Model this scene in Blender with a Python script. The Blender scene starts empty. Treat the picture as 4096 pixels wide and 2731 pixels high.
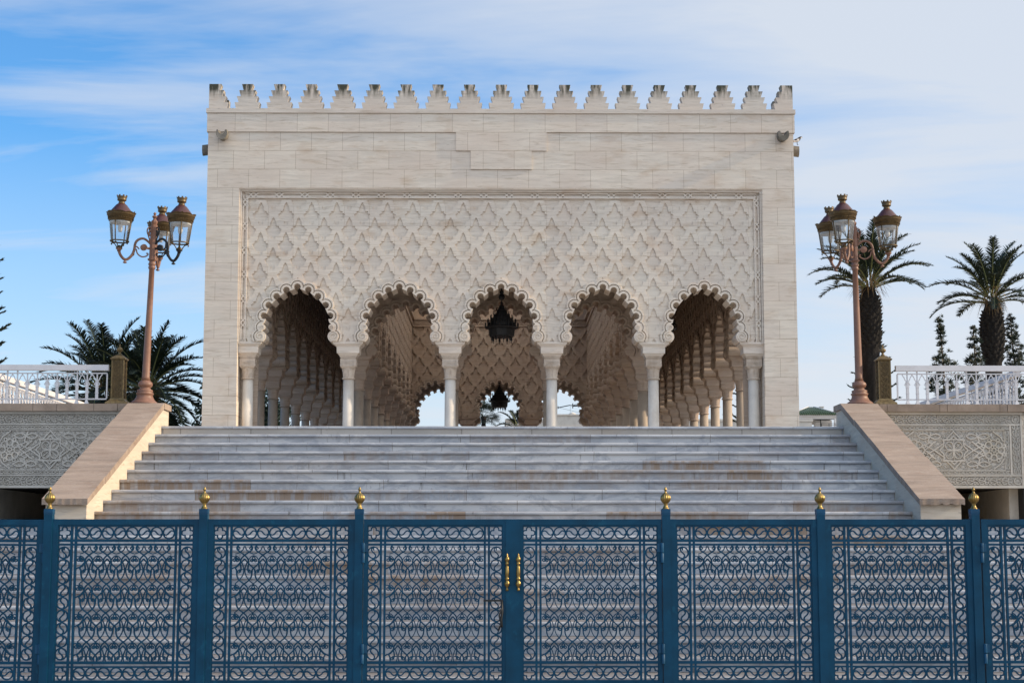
import bpy, bmesh, math, random
from mathutils import Vector, Matrix
from mathutils.geometry import delaunay_2d_cdt
R = math.radians
PI = math.pi
rnd = random.Random(7)
scn = bpy.context.scene
col = scn.collection

# ------------------------------------------------------------------ measures
EYE = 1.75
ZT = 3.766            # terrace level, top step
CX = 0.11             # axis of stairs and hall
RISE, TREAD = 0.171, 0.5
YF = 42.0             # front face of the hall
BAY = 2.6425
ZI = 6.966            # top of the imposts
HL = 3.734            # height of the carved field above the imposts
DB = 2.75             # bay in depth
Y2 = 45.6             # second row of columns
ZC = 11.25            # ceilings

# ------------------------------------------------------------------ materials
def new_mat(name):
    m = bpy.data.materials.new(name); m.use_nodes = True
    nt = m.node_tree; nt.nodes.clear()
    out = nt.nodes.new('ShaderNodeOutputMaterial')
    b = nt.nodes.new('ShaderNodeBsdfPrincipled')
    nt.links.new(b.outputs[0], out.inputs[0])
    return m, nt, b
class NB:
    def __init__(s, nt): s.nt = nt
    def n(s, t, **k):
        x = s.nt.nodes.new(t)
        for a, v in k.items(): setattr(x, a, v)
        return x
    def l(s, a, b): s.nt.links.new(a, b)
    def pos(s): return s.n('ShaderNodeNewGeometry').outputs['Position']
    def obj(s): return s.n('ShaderNodeTexCoord').outputs['Object']
    def scale(s, v, sc, loc=(0, 0, 0)):
        m = s.n('ShaderNodeMapping'); m.inputs['Scale'].default_value = sc; m.inputs['Location'].default_value = loc
        s.l(v, m.inputs['Vector']); return m.outputs[0]
    def noise(s, v, sc, det=5, rough=0.55, dist=0):
        x = s.n('ShaderNodeTexNoise'); x.inputs['Scale'].default_value = sc; x.inputs['Detail'].default_value = det
        x.inputs['Roughness'].default_value = rough; x.inputs['Distortion'].default_value = dist
        if v is not None: s.l(v, x.inputs['Vector'])
        return x.outputs[0]
    def ramp(s, f, *st):
        x = s.n('ShaderNodeValToRGB'); e = x.color_ramp.elements
        while len(e) < len(st): e.new(0.5)
        for el, (p, c) in zip(e, st):
            el.position = p
            el.color = (c, c, c, 1) if isinstance(c, (int, float)) else tuple(c) + (1,)
        s.l(f, x.inputs[0]); return x.outputs[0]
    def mix(s, f, a, b, mode='MIX'):
        x = s.n('ShaderNodeMix', data_type='RGBA', blend_type=mode)
        for i, v in ((0, f), (6, a), (7, b)):
            if isinstance(v, (int, float)): x.inputs[i].default_value = v
            elif isinstance(v, (tuple, list)): x.inputs[i].default_value = tuple(v) + (1,)
            else: s.l(v, x.inputs[i])
        return x.outputs[2]
    def math(s, op, a, b=0.0, clamp=False):
        x = s.n('ShaderNodeMath', operation=op, use_clamp=clamp)
        for i, v in enumerate((a, b)):
            if isinstance(v, (int, float)): x.inputs[i].default_value = v
            else: s.l(v, x.inputs[i])
        return x.outputs[0]
    def sep(s, v):
        x = s.n('ShaderNodeSeparateXYZ'); s.l(v, x.inputs[0]); return x.outputs
    def comb(s, *v):
        x = s.n('ShaderNodeCombineXYZ')
        for i, a in enumerate(v):
            if isinstance(a, (int, float)): x.inputs[i].default_value = a
            else: s.l(a, x.inputs[i])
        return x.outputs[0]
    def brick(s, v, w, h, mortar, off=0.5, c1=1.0, c2=0.9, cm=0.5, smooth=0.1):
        x = s.n('ShaderNodeTexBrick', offset=off)
        x.inputs['Scale'].default_value = 1; x.inputs['Brick Width'].default_value = w; x.inputs['Row Height'].default_value = h
        x.inputs['Mortar Size'].default_value = mortar; x.inputs['Mortar Smooth'].default_value = smooth
        for nme, c in (('Color1', c1), ('Color2', c2), ('Mortar', cm)):
            x.inputs[nme].default_value = (c, c, c, 1) if isinstance(c, (int, float)) else tuple(c) + (1,)
        s.l(v, x.inputs['Vector']); return x.outputs['Color'], x.outputs['Fac']
    def bump(s, h, strength, dist, b):
        x = s.n('ShaderNodeBump'); x.inputs['Strength'].default_value = strength; x.inputs['Distance'].default_value = dist
        s.l(h, x.inputs['Height']); s.l(x.outputs[0], b.inputs['Normal'])

def travertine(name, base=(0.57, 0.475, 0.39), blocks=None, stain=0.5, top_dirt=False, edge=None):
    m, nt, b = new_mat(name); q = NB(nt); p = q.pos()
    warp = q.noise(q.scale(p, (.6, .6, 1.5)), 1.0, 2)
    pw = q.n('ShaderNodeVectorMath', operation='ADD'); q.l(p, pw.inputs[0]); q.l(q.comb(0, 0, q.math('MULTIPLY', warp, .25)), pw.inputs[1])
    band = q.noise(q.scale(pw.outputs[0], (1.3, 1.3, 17)), 1.0, 8, .65)
    big = q.noise(q.scale(p, (.9, .9, 1.1)), 1.0, 4)
    dk = tuple(c * .88 for c in base); lt = tuple(min(1, c * 1.06) for c in base)
    c = q.mix(q.ramp(band, (.36, 0.0), (.62, 1.0)), dk, lt)
    c = q.mix(q.ramp(big, (.40, 0.0), (.68, .55)), c, (base[0] * .93, base[1] * .86, base[2] * .83))
    warm = q.noise(q.scale(p, (1.1, 1.1, 2.6), (3, 5, 1)), 1.0, 6, .6)
    c = q.mix(q.ramp(warm, (.56, 0.0), (.76, stain)), c, (.42, .27, .15))
    pits = q.noise(q.scale(p, (5, 5, 46)), 1.0, 4, .6)
    c = q.mix(q.ramp(pits, (.64, 0.0), (.74, .55)), c, (.22, .16, .12))
    vein = q.noise(q.scale(pw.outputs[0], (2.2, 2.2, 34), (2, 2, 9)), 1.0, 5, .6)
    c = q.mix(q.ramp(vein, (.57, 0.0), (.66, .55)), c, (base[0] * .62, base[1] * .56, base[2] * .48))
    spots = q.noise(q.scale(p, (9, 9, 11), (1, 7, 2)), 1.0, 3)
    c = q.mix(q.ramp(spots, (.70, 0.0), (.78, .4)), c, (.16, .13, .11))
    hgt = band
    if blocks:
        w, h, mo, off, x0, z0 = blocks
        s = q.sep(p)
        v = q.comb(q.math('ADD', q.math('ADD', s[0], q.math('MULTIPLY', s[1], 1.0)), x0), q.math('ADD', s[2], z0), 0)
        bc, bf = q.brick(v, w, h, mo, off, (1.02, 1.02, 1.0), (.96, .95, .94), (.60, .55, .49))
        c = q.mix(1.0, c, bc, 'MULTIPLY')
        hgt = q.math('SUBTRACT', q.math('MULTIPLY', band, .4), bf)
    if top_dirt:
        s = q.sep(p)
        streak = q.noise(q.scale(p, (11, 11, 2.0)), 1.0, 5, .6)
        g = q.math('MULTIPLY', q.math('SUBTRACT', s[2], 13.30), 2.4, True)
        f = q.math('MULTIPLY', q.math('ADD', g, -.12), q.ramp(streak, (.36, 0.0), (.60, 1.6)), True)
        c = q.mix(f, c, (.055, .055, .035))
    q.l(c, b.inputs['Base Color'])
    b.inputs['Roughness'].default_value = .72
    b.inputs['Specular IOR Level'].default_value = .3
    q.bump(hgt, .35, .012, b)
    return m

def marble(name):
    m, nt, b = new_mat(name); q = NB(nt); p = q.pos(); s = q.sep(p)
    v1 = q.noise(q.scale(p, (1.1, 1.1, 3.0)), 1.0, 9, .62, 1.2)
    vein = q.ramp(v1, (.42, 0.0), (.5, 1.0), (.58, 0.0))
    big = q.noise(q.scale(p, (.55, .55, 1.3), (4, 0, 2)), 1.0, 4)
    c = q.mix(q.ramp(big, (.35, 0.0), (.65, 1.0)), (.42, .445, .475), (.58, .59, .595))
    c = q.mix(q.math('MULTIPLY', vein, .6), c, (.25, .28, .33))
    spk = q.noise(q.scale(p, (14, 14, 14)), 1.0, 3, .6)
    c = q.mix(q.ramp(spk, (.64, 0.0), (.72, .5)), c, (.22, .22, .24))
    v = q.comb(q.math('ADD', s[0], 60.3), q.math('ADD', s[2], -ZT + 60 * RISE + .0001), 0)
    bc, bf = q.brick(v, 2.02, RISE, .0045, .37, (1.04, 1.03, 1.02), (.86, .87, .9), (.45, .40, .36), .05)
    c = q.mix(1.0, c, bc, 'MULTIPLY')
    # rust and earth run-off, heavier on some lengths of the flight
    patch = q.noise(q.scale(p, (.45, .6, 1.7), (2.2, 7.1, .4)), 1.0, 3, .5)
    run = q.noise(q.scale(p, (8.5, 8.5, .6), (0, 0, 3)), 1.0, 5, .65)
    f = q.math('MULTIPLY', q.ramp(patch, (.45, 0.0), (.60, 1.0)), q.ramp(run, (.34, .25), (.62, 1.0)))
    slab = q.brick(v, 2.02, RISE, .0045, .37, 0.0, 1.0, .5)[0]
    f = q.math('MULTIPLY', f, q.ramp(slab, (.25, .25), (.75, 1.25)))
    f = q.math('ADD', f, q.math('MULTIPLY', q.ramp(slab, (.78, 0.0), (.90, .7)), q.ramp(run, (.40, 0.0), (.58, 1.0))))
    low = q.math('MULTIPLY', q.math('SUBTRACT', 3.7, s[2]), .6, True)
    low = q.math('MULTIPLY', low, q.math('MULTIPLY', q.math('SUBTRACT', s[2], .75), .8, True))
    f = q.math('MULTIPLY', f, q.math('ADD', .12, low), True)
    c = q.mix(q.math('MULTIPLY', f, .85), c, (.27, .185, .115))
    drip = q.noise(q.scale(p, (16, 16, 1.2), (1, 4, 8)), 1.0, 4, .65)
    c = q.mix(q.ramp(drip, (.63, 0.0), (.72, .75)), c, (.07, .06, .05))
    q.l(c, b.inputs['Base Color'])
    b.inputs['Roughness'].default_value = .5
    q.bump(q.noise(q.scale(p, (30, 30, 30)), 1.0, 3), .12, .004, b)
    return m

def stone(name, base, var=.18, scale=3.0, streak=None, rough=.8, blocks=None, bump=.25):
    m, nt, b = new_mat(name); q = NB(nt); p = q.pos()
    a = q.noise(q.scale(p, (scale, scale, scale)), 1.0, 7, .6)
    c = q.mix(q.ramp(a, (.32, 0.0), (.68, 1.0)), tuple(x * (1 - var) for x in base), tuple(min(1, x * (1 + var)) for x in base))
    f = q.noise(q.scale(p, (scale * 12,) * 3), 1.0, 4, .7)
    c = q.mix(q.ramp(f, (.58, 0.0), (.74, .5)), c, tuple(x * .5 for x in base))
    if streak:
        st = q.noise(q.scale(p, (1.2, 1.2, .7), (5, 3, 1)), 1.0, 5, .6)
        c = q.mix(q.ramp(st, (.52, 0.0), (.70, .7)), c, streak)
    h = f
    if blocks:
        s = q.sep(p); w, hh, mo = blocks
        bc, bf = q.brick(q.comb(q.math('ADD', s[0], 40.2), q.math('ADD', s[1], 0.33), 0), w, hh, mo, .5, 1.03, .9, .55)
        c = q.mix(1.0, c, bc, 'MULTIPLY')
    q.l(c, b.inputs['Base Color']); b.inputs['Roughness'].default_value = rough
    b.inputs['Specular IOR Level'].default_value = .3
    q.bump(h, bump, .008, b)
    return m

def paint(name, base, rough=.45, metal=0.0, var=.12, scale=9, chip=None, spec=.5):
    m, nt, b = new_mat(name); q = NB(nt); p = q.pos()
    a = q.noise(q.scale(p, (scale,) * 3), 1.0, 6, .6)
    c = q.mix(q.ramp(a, (.35, 0.0), (.65, 1.0)), tuple(x * (1 - var) for x in base), tuple(min(1, x * (1 + var)) for x in base))
    if chip:
        k = q.noise(q.scale(p, (scale * 3, scale * 3, scale * 2), (3, 1, 2)), 1.0, 4, .6)
        c = q.mix(q.ramp(k, (.60, 0.0), (.70, .8)), c, chip)
    q.l(c, b.inputs['Base Color']); b.inputs['Roughness'].default_value = rough; b.inputs['Metallic'].default_value = metal
    b.inputs['Specular IOR Level'].default_value = spec
    q.bump(q.noise(q.scale(p, (60, 60, 60)), 1.0, 3), .08, .003, b)
    return m

def foliage(name, c1, c2, trans=.25):
    m, nt, b = new_mat(name); q = NB(nt); p = q.pos()
    a = q.noise(q.scale(p, (1.7, 1.7, 1.7)), 1.0, 5, .7)
    c = q.mix(q.ramp(a, (.3, 0.0), (.7, 1.0)), c1, c2)
    q.l(c, b.inputs['Base Color']); b.inputs['Roughness'].default_value = .5
    b.inputs['Specular IOR Level'].default_value = .35
    if trans:
        t = q.n('ShaderNodeBsdfTranslucent'); q.l(c, t.inputs[0])
        x = q.n('ShaderNodeMixShader'); x.inputs[0].default_value = trans
        q.l(b.outputs[0], x.inputs[1]); q.l(t.outputs[0], x.inputs[2])
        q.l(x.outputs[0], nt.nodes['Material Output'].inputs[0])
    return m

def glass(name):
    m, nt, b = new_mat(name); q = NB(nt)
    t = q.n('ShaderNodeBsdfTransparent'); t.inputs[0].default_value = (.90, .93, .95, 1)
    d = q.n('ShaderNodeBsdfDiffuse'); d.inputs[0].default_value = (.75, .76, .78, 1)
    g = q.n('ShaderNodeBsdfGlossy'); g.inputs['Roughness'].default_value = .05
    dust = q.noise(q.scale(q.pos(), (8, 8, 4)), 1.0, 4)
    x = q.n('ShaderNodeMixShader'); q.l(q.ramp(dust, (.3, .04), (.7, .16)), x.inputs[0])
    q.l(t.outputs[0], x.inputs[1]); q.l(d.outputs[0], x.inputs[2])
    fr = q.n('ShaderNodeFresnel'); fr.inputs[0].default_value = 1.35
    y = q.n('ShaderNodeMixShader'); q.l(fr.outputs[0], y.inputs[0])
    q.l(x.outputs[0], y.inputs[1]); q.l(g.outputs[0], y.inputs[2])
    q.l(y.outputs[0], nt.nodes['Material Output'].inputs[0])
    return m

def carved(name, base):
    """carved grey stone: fine leaf scrollwork as relief in the surface"""
    m, nt, b = new_mat(name); q = NB(nt); p = q.pos(); s = q.sep(p)
    v = q.comb(s[0], s[2], 0)
    w = q.noise(q.scale(v, (7, 7, 1)), 1.0, 2)
    vv = q.n('ShaderNodeVectorMath', operation='ADD'); q.l(v, vv.inputs[0]); q.l(q.comb(q.math('MULTIPLY', w, .16), q.math('MULTIPLY', w, -.12), 0), vv.inputs[1])
    vo = q.n('ShaderNodeTexVoronoi', feature='DISTANCE_TO_EDGE'); vo.inputs['Scale'].default_value = 15
    q.l(vv.outputs[0], vo.inputs['Vector'])
    h = q.ramp(vo.outputs['Distance'], (.02, 0.0), (.10, 1.0))
    big = q.noise(q.scale(p, (1.5, 1.5, 2.2)), 1.0, 6, .6)
    c = q.mix(q.ramp(big, (.35, 0.0), (.65, 1.0)), tuple(x * .84 for x in base), tuple(x * 1.12 for x in base))
    moss = q.noise(q.scale(p, (1.3, 1.3, 1.0), (9, 2, 5)), 1.0, 5, .6)
    c = q.mix(q.ramp(moss, (.60, 0.0), (.76, .55)), c, (.30, .24, .10))
    fine = q.noise(q.scale(p, (40, 40, 40)), 1.0, 3, .7)
    c = q.mix(q.ramp(fine, (.55, 0.0), (.7, .3)), c, tuple(x * .55 for x in base))
    q.l(c, b.inputs['Base Color']); b.inputs['Roughness'].default_value = .85
    q.bump(h, .9, .02, b)
    return m

M = {}
TRA = (.665, .595, .51)
M['trav'] = travertine('travertine_wall', TRA, (.812, .495, .005, .5, 40.0, -12.475 + 40 * .495), .45)
M['trav_field'] = travertine('travertine_carved', TRA, (.6606, .794, .003, 0.0, 66.06 - CX - YF, -ZI - 3.674 + .62 + 30 * .794), .6)
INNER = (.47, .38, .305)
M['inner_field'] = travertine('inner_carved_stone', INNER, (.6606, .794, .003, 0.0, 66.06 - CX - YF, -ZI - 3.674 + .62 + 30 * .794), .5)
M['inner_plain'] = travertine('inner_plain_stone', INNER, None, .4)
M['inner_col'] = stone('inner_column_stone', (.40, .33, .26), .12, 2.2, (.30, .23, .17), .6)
M['trav_plain'] = travertine('travertine_plain', TRA, None, .5)
M['trav_merlon'] = travertine('travertine_weathered', tuple(c * .93 for c in TRA), None, .35, True)
M['column'] = marble_col = stone('column_marble', (.62, .57, .50), .10, 2.2, (.42, .34, .26), .5)
M['capital'] = stone('capital_stone', (.53, .45, .37), .14, 9, (.30, .22, .15), .75, None, .5)
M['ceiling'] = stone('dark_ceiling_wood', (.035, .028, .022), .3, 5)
M['marble'] = marble('stair_marble')
def sandstone(name, base):
    m, nt, b = new_mat(name); q = NB(nt); p = q.pos()
    a = q.noise(q.scale(p, (1.1, 6.0, 6.0)), 1.0, 8, .62, .8)
    c = q.mix(q.ramp(a, (.34, 0.0), (.64, 1.0)), tuple(x * .80 for x in base), tuple(x * 1.16 for x in base))
    d = q.noise(q.scale(p, (2.2, 2.2, 2.2), (4, 4, 4)), 1.0, 6, .6)
    c = q.mix(q.ramp(d, (.54, 0.0), (.72, .6)), c, (.22, .145, .10))
    e = q.noise(q.scale(p, (1.4, 9, 9), (7, 1, 3)), 1.0, 5, .6, 1.5)
    c = q.mix(q.ramp(e, (.485, 0.0), (.5, .35), (.515, 0.0)), c, (.50, .45, .40))
    f = q.noise(q.scale(p, (38,) * 3), 1.0, 4, .7)
    c = q.mix(q.ramp(f, (.56, 0.0), (.70, .5)), c, tuple(x * .5 for x in base))
    q.l(c, b.inputs['Base Color']); b.inputs['Roughness'].default_value = .85; b.inputs['Specular IOR Level'].default_value = .25
    q.bump(a, .5, .02, b); return m
M['sand'] = sandstone('pink_sandstone', (.315, .24, .185))
M['mortar'] = stone('pale_mortar', (.55, .50, .45), .2, 20)
M['sand_dark'] = stone('weathered_sandstone', (.30, .235, .185), .22, 3.0, (.13, .10, .075), .85, (1.04, 5, .008), .35)
M['cheek'] = travertine('cheek_stone', (.60, .525, .42), None, .35)
M['carved'] = carved('carved_grey_stone', (.45, .425, .38))
M['grey'] = stone('grey_stone', (.45, .425, .38), .14, 3.0, (.30, .26, .18), .85)
M['pave'] = stone('terrace_paving', (.44, .41, .37), .10, 1.2, (.42, .36, .30), .6, (1.2, 1.2, .01))
M['ground'] = stone('ground_paving', (.30, .28, .25), .15, 1.0, (.2, .17, .14), .9, (.9, .9, .015))
M['bounce_absorber'] = stone('dark_red_absorber', (.07, .03, .022), .2, 3)
M['spout'] = stone('stained_spout_stone', (.20, .18, .15), .35, 6, (.06, .06, .045), .9)
M['void'] = stone('passage_shade', (.018, .018, .018), .2, 2.0)  # near-black colour stands in for the shade inside the passage
M['white'] = paint('white_paint', (.60, .59, .60), .5, 0, .05, 5)
M['brass'] = paint('polished_brass', (.29, .20, .072), .38, 1.0, .3, 16, (.12, .08, .03))
M['oldbrass'] = paint('aged_brass', (.15, .105, .045), .5, .45, .35, 22, (.05, .035, .018))
M['terra'] = paint('salmon_iron_paint', (.20, .098, .062), .5, 0, .12, 8, (.25, .11, .07))
M['darkiron'] = paint('black_iron', (.008, .009, .010), .55, 0, .2)
M['roofred'] = paint('dark_red_enamel', (.062, .018, .015), .42, 0, .2, 10, (.12, .04, .03))
M['gold'] = paint('gilded_iron', (.105, .068, .026), .45, .35, .25, 14, (.06, .04, .02))
M['blue'] = paint('blue_gate_paint', (.0003, .044, .092), .5, 0, .18, 4, (.003, .070, .130), .2)
M['bluelt'] = paint('worn_blue_paint', (.003, .055, .12), .5, 0, .2, 9, None, .3)
M['glass'] = glass('lantern_glass')
def milky(name):
    m, nt, b = new_mat(name); q = NB(nt); t = q.n('ShaderNodeBsdfTranslucent')
    d = q.noise(q.scale(q.pos(), (2, 2, 2)), 1.0, 4); q.l(q.ramp(d, (.3, (.80, .78, .74)), (.7, (.90, .88, .85))), t.inputs[0])
    q.l(t.outputs[0], nt.nodes['Material Output'].inputs[0]); return m
M['court_diffuser'] = milky('milky_diffuser')
M['frost'] = paint('white_reflector', (.7, .68, .64), .6)
M['palm'] = foliage('palm_leaf', (.008, .015, .010), (.026, .040, .022), .10)
M['palm_rib'] = foliage('palm_rib', (.14, .16, .06), (.22, .22, .09), 0)
M['dry'] = foliage('dry_palm_fibre', (.16, .10, .045), (.26, .17, .075), .1)
M['trunk'] = stone('palm_trunk', (.014, .012, .011), .4, 6, (.008, .007, .006), .95, None, .8)
M['scale'] = stone('palm_scales', (.024, .022, .020), .35, 8, (.010, .009, .008), .95, None, .6)
M['pine'] = foliage('pine_needles', (.016, .030, .020), (.045, .065, .038), .1)
M['cyp'] = foliage('cypress_needles', (.010, .020, .015), (.030, .044, .028), .05)
M['bark'] = stone('bark', (.10, .08, .06), .3, 5)
M['leaf'] = foliage('dark_leaves', (.010, .026, .018), (.040, .060, .030), .15)
M['rooftile'] = paint('green_roof_tile', (.045, .085, .030), .35, 0, .5, 3, (.14, .13, .06))
M['plaster'] = stone('pale_plaster', (.60, .60, .60), .06, 1.0, (.5, .48, .45))
M['plaster_warm'] = stone('cream_plaster', (.55, .51, .45), .06, .7, (.42, .38, .33))
M['pane'] = paint('dark_pane', (.02, .022, .025), .1, 0, .1)
M['birdblack'] = paint('black_feathers', (.02, .02, .024), .6)
M['birdwhite'] = paint('white_feathers', (.7, .68, .66), .7)

# ------------------------------------------------------------------ mesh helpers
class MB:
    def __init__(s): s.v = []; s.f = []; s.sm = []; s.rc = 0
    def add(s, vs, fs, smooth=False):
        o = len(s.v); s.v += [tuple(v) for v in vs]
        for f in fs: s.f.append([i + o for i in f]); s.sm.append(smooth)
        return s
    def box(s, x0, x1, y0, y1, z0, z1):
        vs = [(x, y, z) for x in (x0, x1) for y in (y0, y1) for z in (z0, z1)]
        return s.add(vs, [(0, 1, 3, 2), (4, 6, 7, 5), (0, 4, 5, 1), (2, 3, 7, 6), (0, 2, 6, 4), (1, 5, 7, 3)])
    def frustum(s, c, w0, d0, w1, d1, z0, z1):
        x, y = c
        vs = [(x + a * w0 / 2, y + b * d0 / 2, z0) for a, b in ((-1, -1), (1, -1), (1, 1), (-1, 1))] + \
             [(x + a * w1 / 2, y + b * d1 / 2, z1) for a, b in ((-1, -1), (1, -1), (1, 1), (-1, 1))]
        return s.add(vs, [(3, 2, 1, 0), (4, 5, 6, 7)] + [(i, (i + 1) % 4, (i + 1) % 4 + 4, i + 4) for i in range(4)])
    def lathe(s, c, prof, n=20, rad=None, caps=True, smooth=True, a0=0.0):
        x, y, z = c; vs = []
        for r, h in prof:
            for i in range(n):
                a = a0 + 2 * PI * i / n; k = rad(a, h) if rad else 1.0
                vs.append((x + r * k * math.cos(a), y + r * k * math.sin(a), z + h))
        fs = []
        for j in range(len(prof) - 1):
            for i in range(n):
                fs.append((j * n + i, j * n + (i + 1) % n, (j + 1) * n + (i + 1) % n, (j + 1) * n + i))
        s.add(vs, fs, smooth)
        if caps:
            o = len(s.v) - len(vs)
            s.f.append([o + i for i in range(n)][::-1]); s.sm.append(False)
            s.f.append([o + (len(prof) - 1) * n + i for i in range(n)]); s.sm.append(False)
        return s
    def tube(s, pts, r, n=8, smooth=True, flat=1.0):
        pts = [Vector(p) for p in pts]; vs = []; up = None
        for i, p in enumerate(pts):
            t = (pts[min(i + 1, len(pts) - 1)] - pts[max(i - 1, 0)]).normalized()
            if up is None:
                up = t.orthogonal().normalized() if abs(t.y) > .95 else t.cross(Vector((0, 1, 0))).normalized()
            up = (up - t * up.dot(t)).normalized(); w = t.cross(up)
            rr = r[i] if isinstance(r, (list, tuple)) else r
            for k in range(n):
                a = 2 * PI * k / n
                vs.append(p + up * math.cos(a) * rr + w * math.sin(a) * rr * flat)
        fs = [(i * n + k, i * n + (k + 1) % n, (i + 1) * n + (k + 1) % n, (i + 1) * n + k) for i in range(len(pts) - 1) for k in range(n)]
        s.add(vs, fs, smooth); o = len(s.v) - len(vs)
        s.f.append([o + k for k in range(n)][::-1]); s.sm.append(False)
        s.f.append([o + (len(pts) - 1) * n + k for k in range(n)]); s.sm.append(False)
        return s
    def ribbon(s, pts, w, y0, y1, closed=False):
        """flat bar following a path in the x-z plane; front face at y0"""
        P = [Vector((p[0], p[1])) for p in pts]; n = len(P); L = []; Rr = []
        s.rc += 1; y0 -= (s.rc * 7 % 13) * .00032 * (1 if y1 > y0 else -1)      # crossing bars never share a face plane
        for i in range(n):
            a = P[(i - 1) % n] if closed or i > 0 else P[i]
            c = P[(i + 1) % n] if closed or i < n - 1 else P[i]
            d1 = (P[i] - a); d2 = (c - P[i])
            d1 = d1.normalized() if d1.length > 1e-7 else d2.normalized()
            d2 = d2.normalized() if d2.length > 1e-7 else d1
            t = (d1 + d2); t = t.normalized() if t.length > 1e-4 else d1
            nn = Vector((-t.y, t.x)); k = max(.5, abs(nn.dot(Vector((-d1.y, d1.x)))))
            L.append(P[i] + nn * (w / 2 / k)); Rr.append(P[i] - nn * (w / 2 / k))
        vs = []
        for i in range(n):
            vs += [(L[i].x, y0, L[i].y), (Rr[i].x, y0, Rr[i].y), (Rr[i].x, y1, Rr[i].y), (L[i].x, y1, L[i].y)]
        fs = []
        for i in range(n if closed else n - 1):
            a = 4 * i; c = 4 * ((i + 1) % n)
            fs += [(a, a + 1, c + 1, c), (a + 1, a + 2, c + 2, c + 1), (a + 2, a + 3, c + 3, c + 2), (a + 3, a, c, c + 3)]
        if not closed:
            fs += [(0, 3, 2, 1), (4 * n - 4, 4 * n - 3, 4 * n - 2, 4 * n - 1)]
        return s.add(vs, fs)
    def prism(s, loop, y0, y1):
        """convex or simple polygon in x-z extruded along y (n-gon caps)"""
        n = len(loop)
        vs = [(x, y0, z) for x, z in loop] + [(x, y1, z) for x, z in loop]
        return s.add(vs, [list(range(n)), list(range(2 * n - 1, n - 1, -1))] + [(i + n, (i + 1) % n + n, (i + 1) % n, i) for i in range(n)])
    def mesh(s, name, mat):
        me = bpy.data.meshes.new(name); me.from_pydata(s.v, [], s.f)
        me.polygons.foreach_set('use_smooth', s.sm)
        bm = bmesh.new(); bm.from_mesh(me); bmesh.ops.recalc_face_normals(bm, faces=bm.faces[:]); bm.to_mesh(me); bm.free()
        me.materials.append(M[mat] if isinstance(mat, str) else mat); me.update()
        return me
    def build(s, name, mat, parent=None, loc=(0, 0, 0)):
        return put(name, s.mesh(name, mat), parent, loc)

def put(name, me, parent=None, loc=(0, 0, 0), rz=0.0, scale=(1, 1, 1)):
    o = bpy.data.objects.new(name, me); col.objects.link(o)
    o.location = loc; o.rotation_euler = (0, 0, rz); o.scale = scale
    if parent: o.parent = parent
    return o
def empty(name, loc=(0, 0, 0), rz=0.0, parent=None):
    o = put(name, None, parent, loc, rz); o.empty_display_size = .2; return o
def tag(o, label, cat, group=None):
    o['label'] = label; o['category'] = cat
    if group: o['group'] = group
    return o
def struct(o): o['kind'] = 'structure'; return o
def copy_tree(o, parent=None):
    c = o.copy(); col.objects.link(c); c.parent = parent
    for ch in list(o.children): copy_tree(ch, c)
    return c

def pip(pt, poly):
    x, y = pt; ins = False; j = len(poly) - 1
    for i in range(len(poly)):
        xi, yi = poly[i]; xj, yj = poly[j]
        if (yi > y) != (yj > y) and x < (xj - xi) * (y - yi) / (yj - yi) + xi: ins = not ins
        j = i
    return ins
def region(mb, loops, keep, y0, y1, back=False):
    """planar region (x,z) bounded by loops, kept where keep(x,z); front at y0, sides to y1"""
    vs = []; es = []
    for lp in loops:
        o = len(vs); n = len(lp); vs += [Vector(p) for p in lp]; es += [(o + i, o + (i + 1) % n) for i in range(n)]
    V, E, F = delaunay_2d_cdt(vs, es, [], 0, 1e-5)[:3]
    T = []
    for f in F:
        cx = sum(V[i].x for i in f) / len(f); cz = sum(V[i].y for i in f) / len(f)
        if keep(cx, cz): T.append(f)
    cnt = {}
    for f in T:
        for i in range(len(f)):
            a, c = f[i], f[(i + 1) % len(f)]
            cnt.setdefault((min(a, c), max(a, c)), []).append((a, c))
    n = len(V)
    pts = [(v.x, y0, v.y) for v in V] + [(v.x, y1, v.y) for v in V]
    fs = [list(f) for f in T]
    if back: fs += [[i + n for i in f][::-1] for f in T]
    for k, l in cnt.items():
        if len(l) == 1: a, c = l[0]; fs.append([c, a, a + n, c + n])
    used = sorted({i for f in fs for i in f}); mp = {u: i for i, u in enumerate(used)}
    mb.add([pts[u] for u in used], [[mp[i] for i in f] for f in fs])
    return mb
def circle(cx, cz, r, n=20, a0=0.0):
    return [(cx + r * math.cos(a0 + 2 * PI * i / n), cz + r * math.sin(a0 + 2 * PI * i / n)) for i in range(n)]
def spline(pts, k=5, closed=False):
    P = [Vector((p[0], p[1])) for p in pts]; n = len(P); out = []
    for i in range(n if closed else n - 1):
        p0 = P[(i - 1) % n] if closed or i > 0 else P[i] * 2 - P[i + 1]
        p1 = P[i]; p2 = P[(i + 1) % n]
        p3 = P[(i + 2) % n] if closed or i + 2 < n else P[i + 1] * 2 - P[i]
        for j in range(k):
            t = j / k
            out.append(.5 * ((2 * p1) + (p2 - p0) * t + (2 * p0 - 5 * p1 + 4 * p2 - p3) * t * t + (3 * p1 - p0 - 3 * p2 + p3) * t ** 3))
    if not closed: out.append(P[-1])
    return [(v.x, v.y) for v in out]
def spiral(cx, cz, r0, r1, a0, turns, n=18):
    return [(cx + (r0 + (r1 - r0) * i / n) * math.cos(a0 + turns * 2 * PI * i / n), cz + (r0 + (r1 - r0) * i / n) * math.sin(a0 + turns * 2 * PI * i / n)) for i in range(n + 1)]

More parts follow.
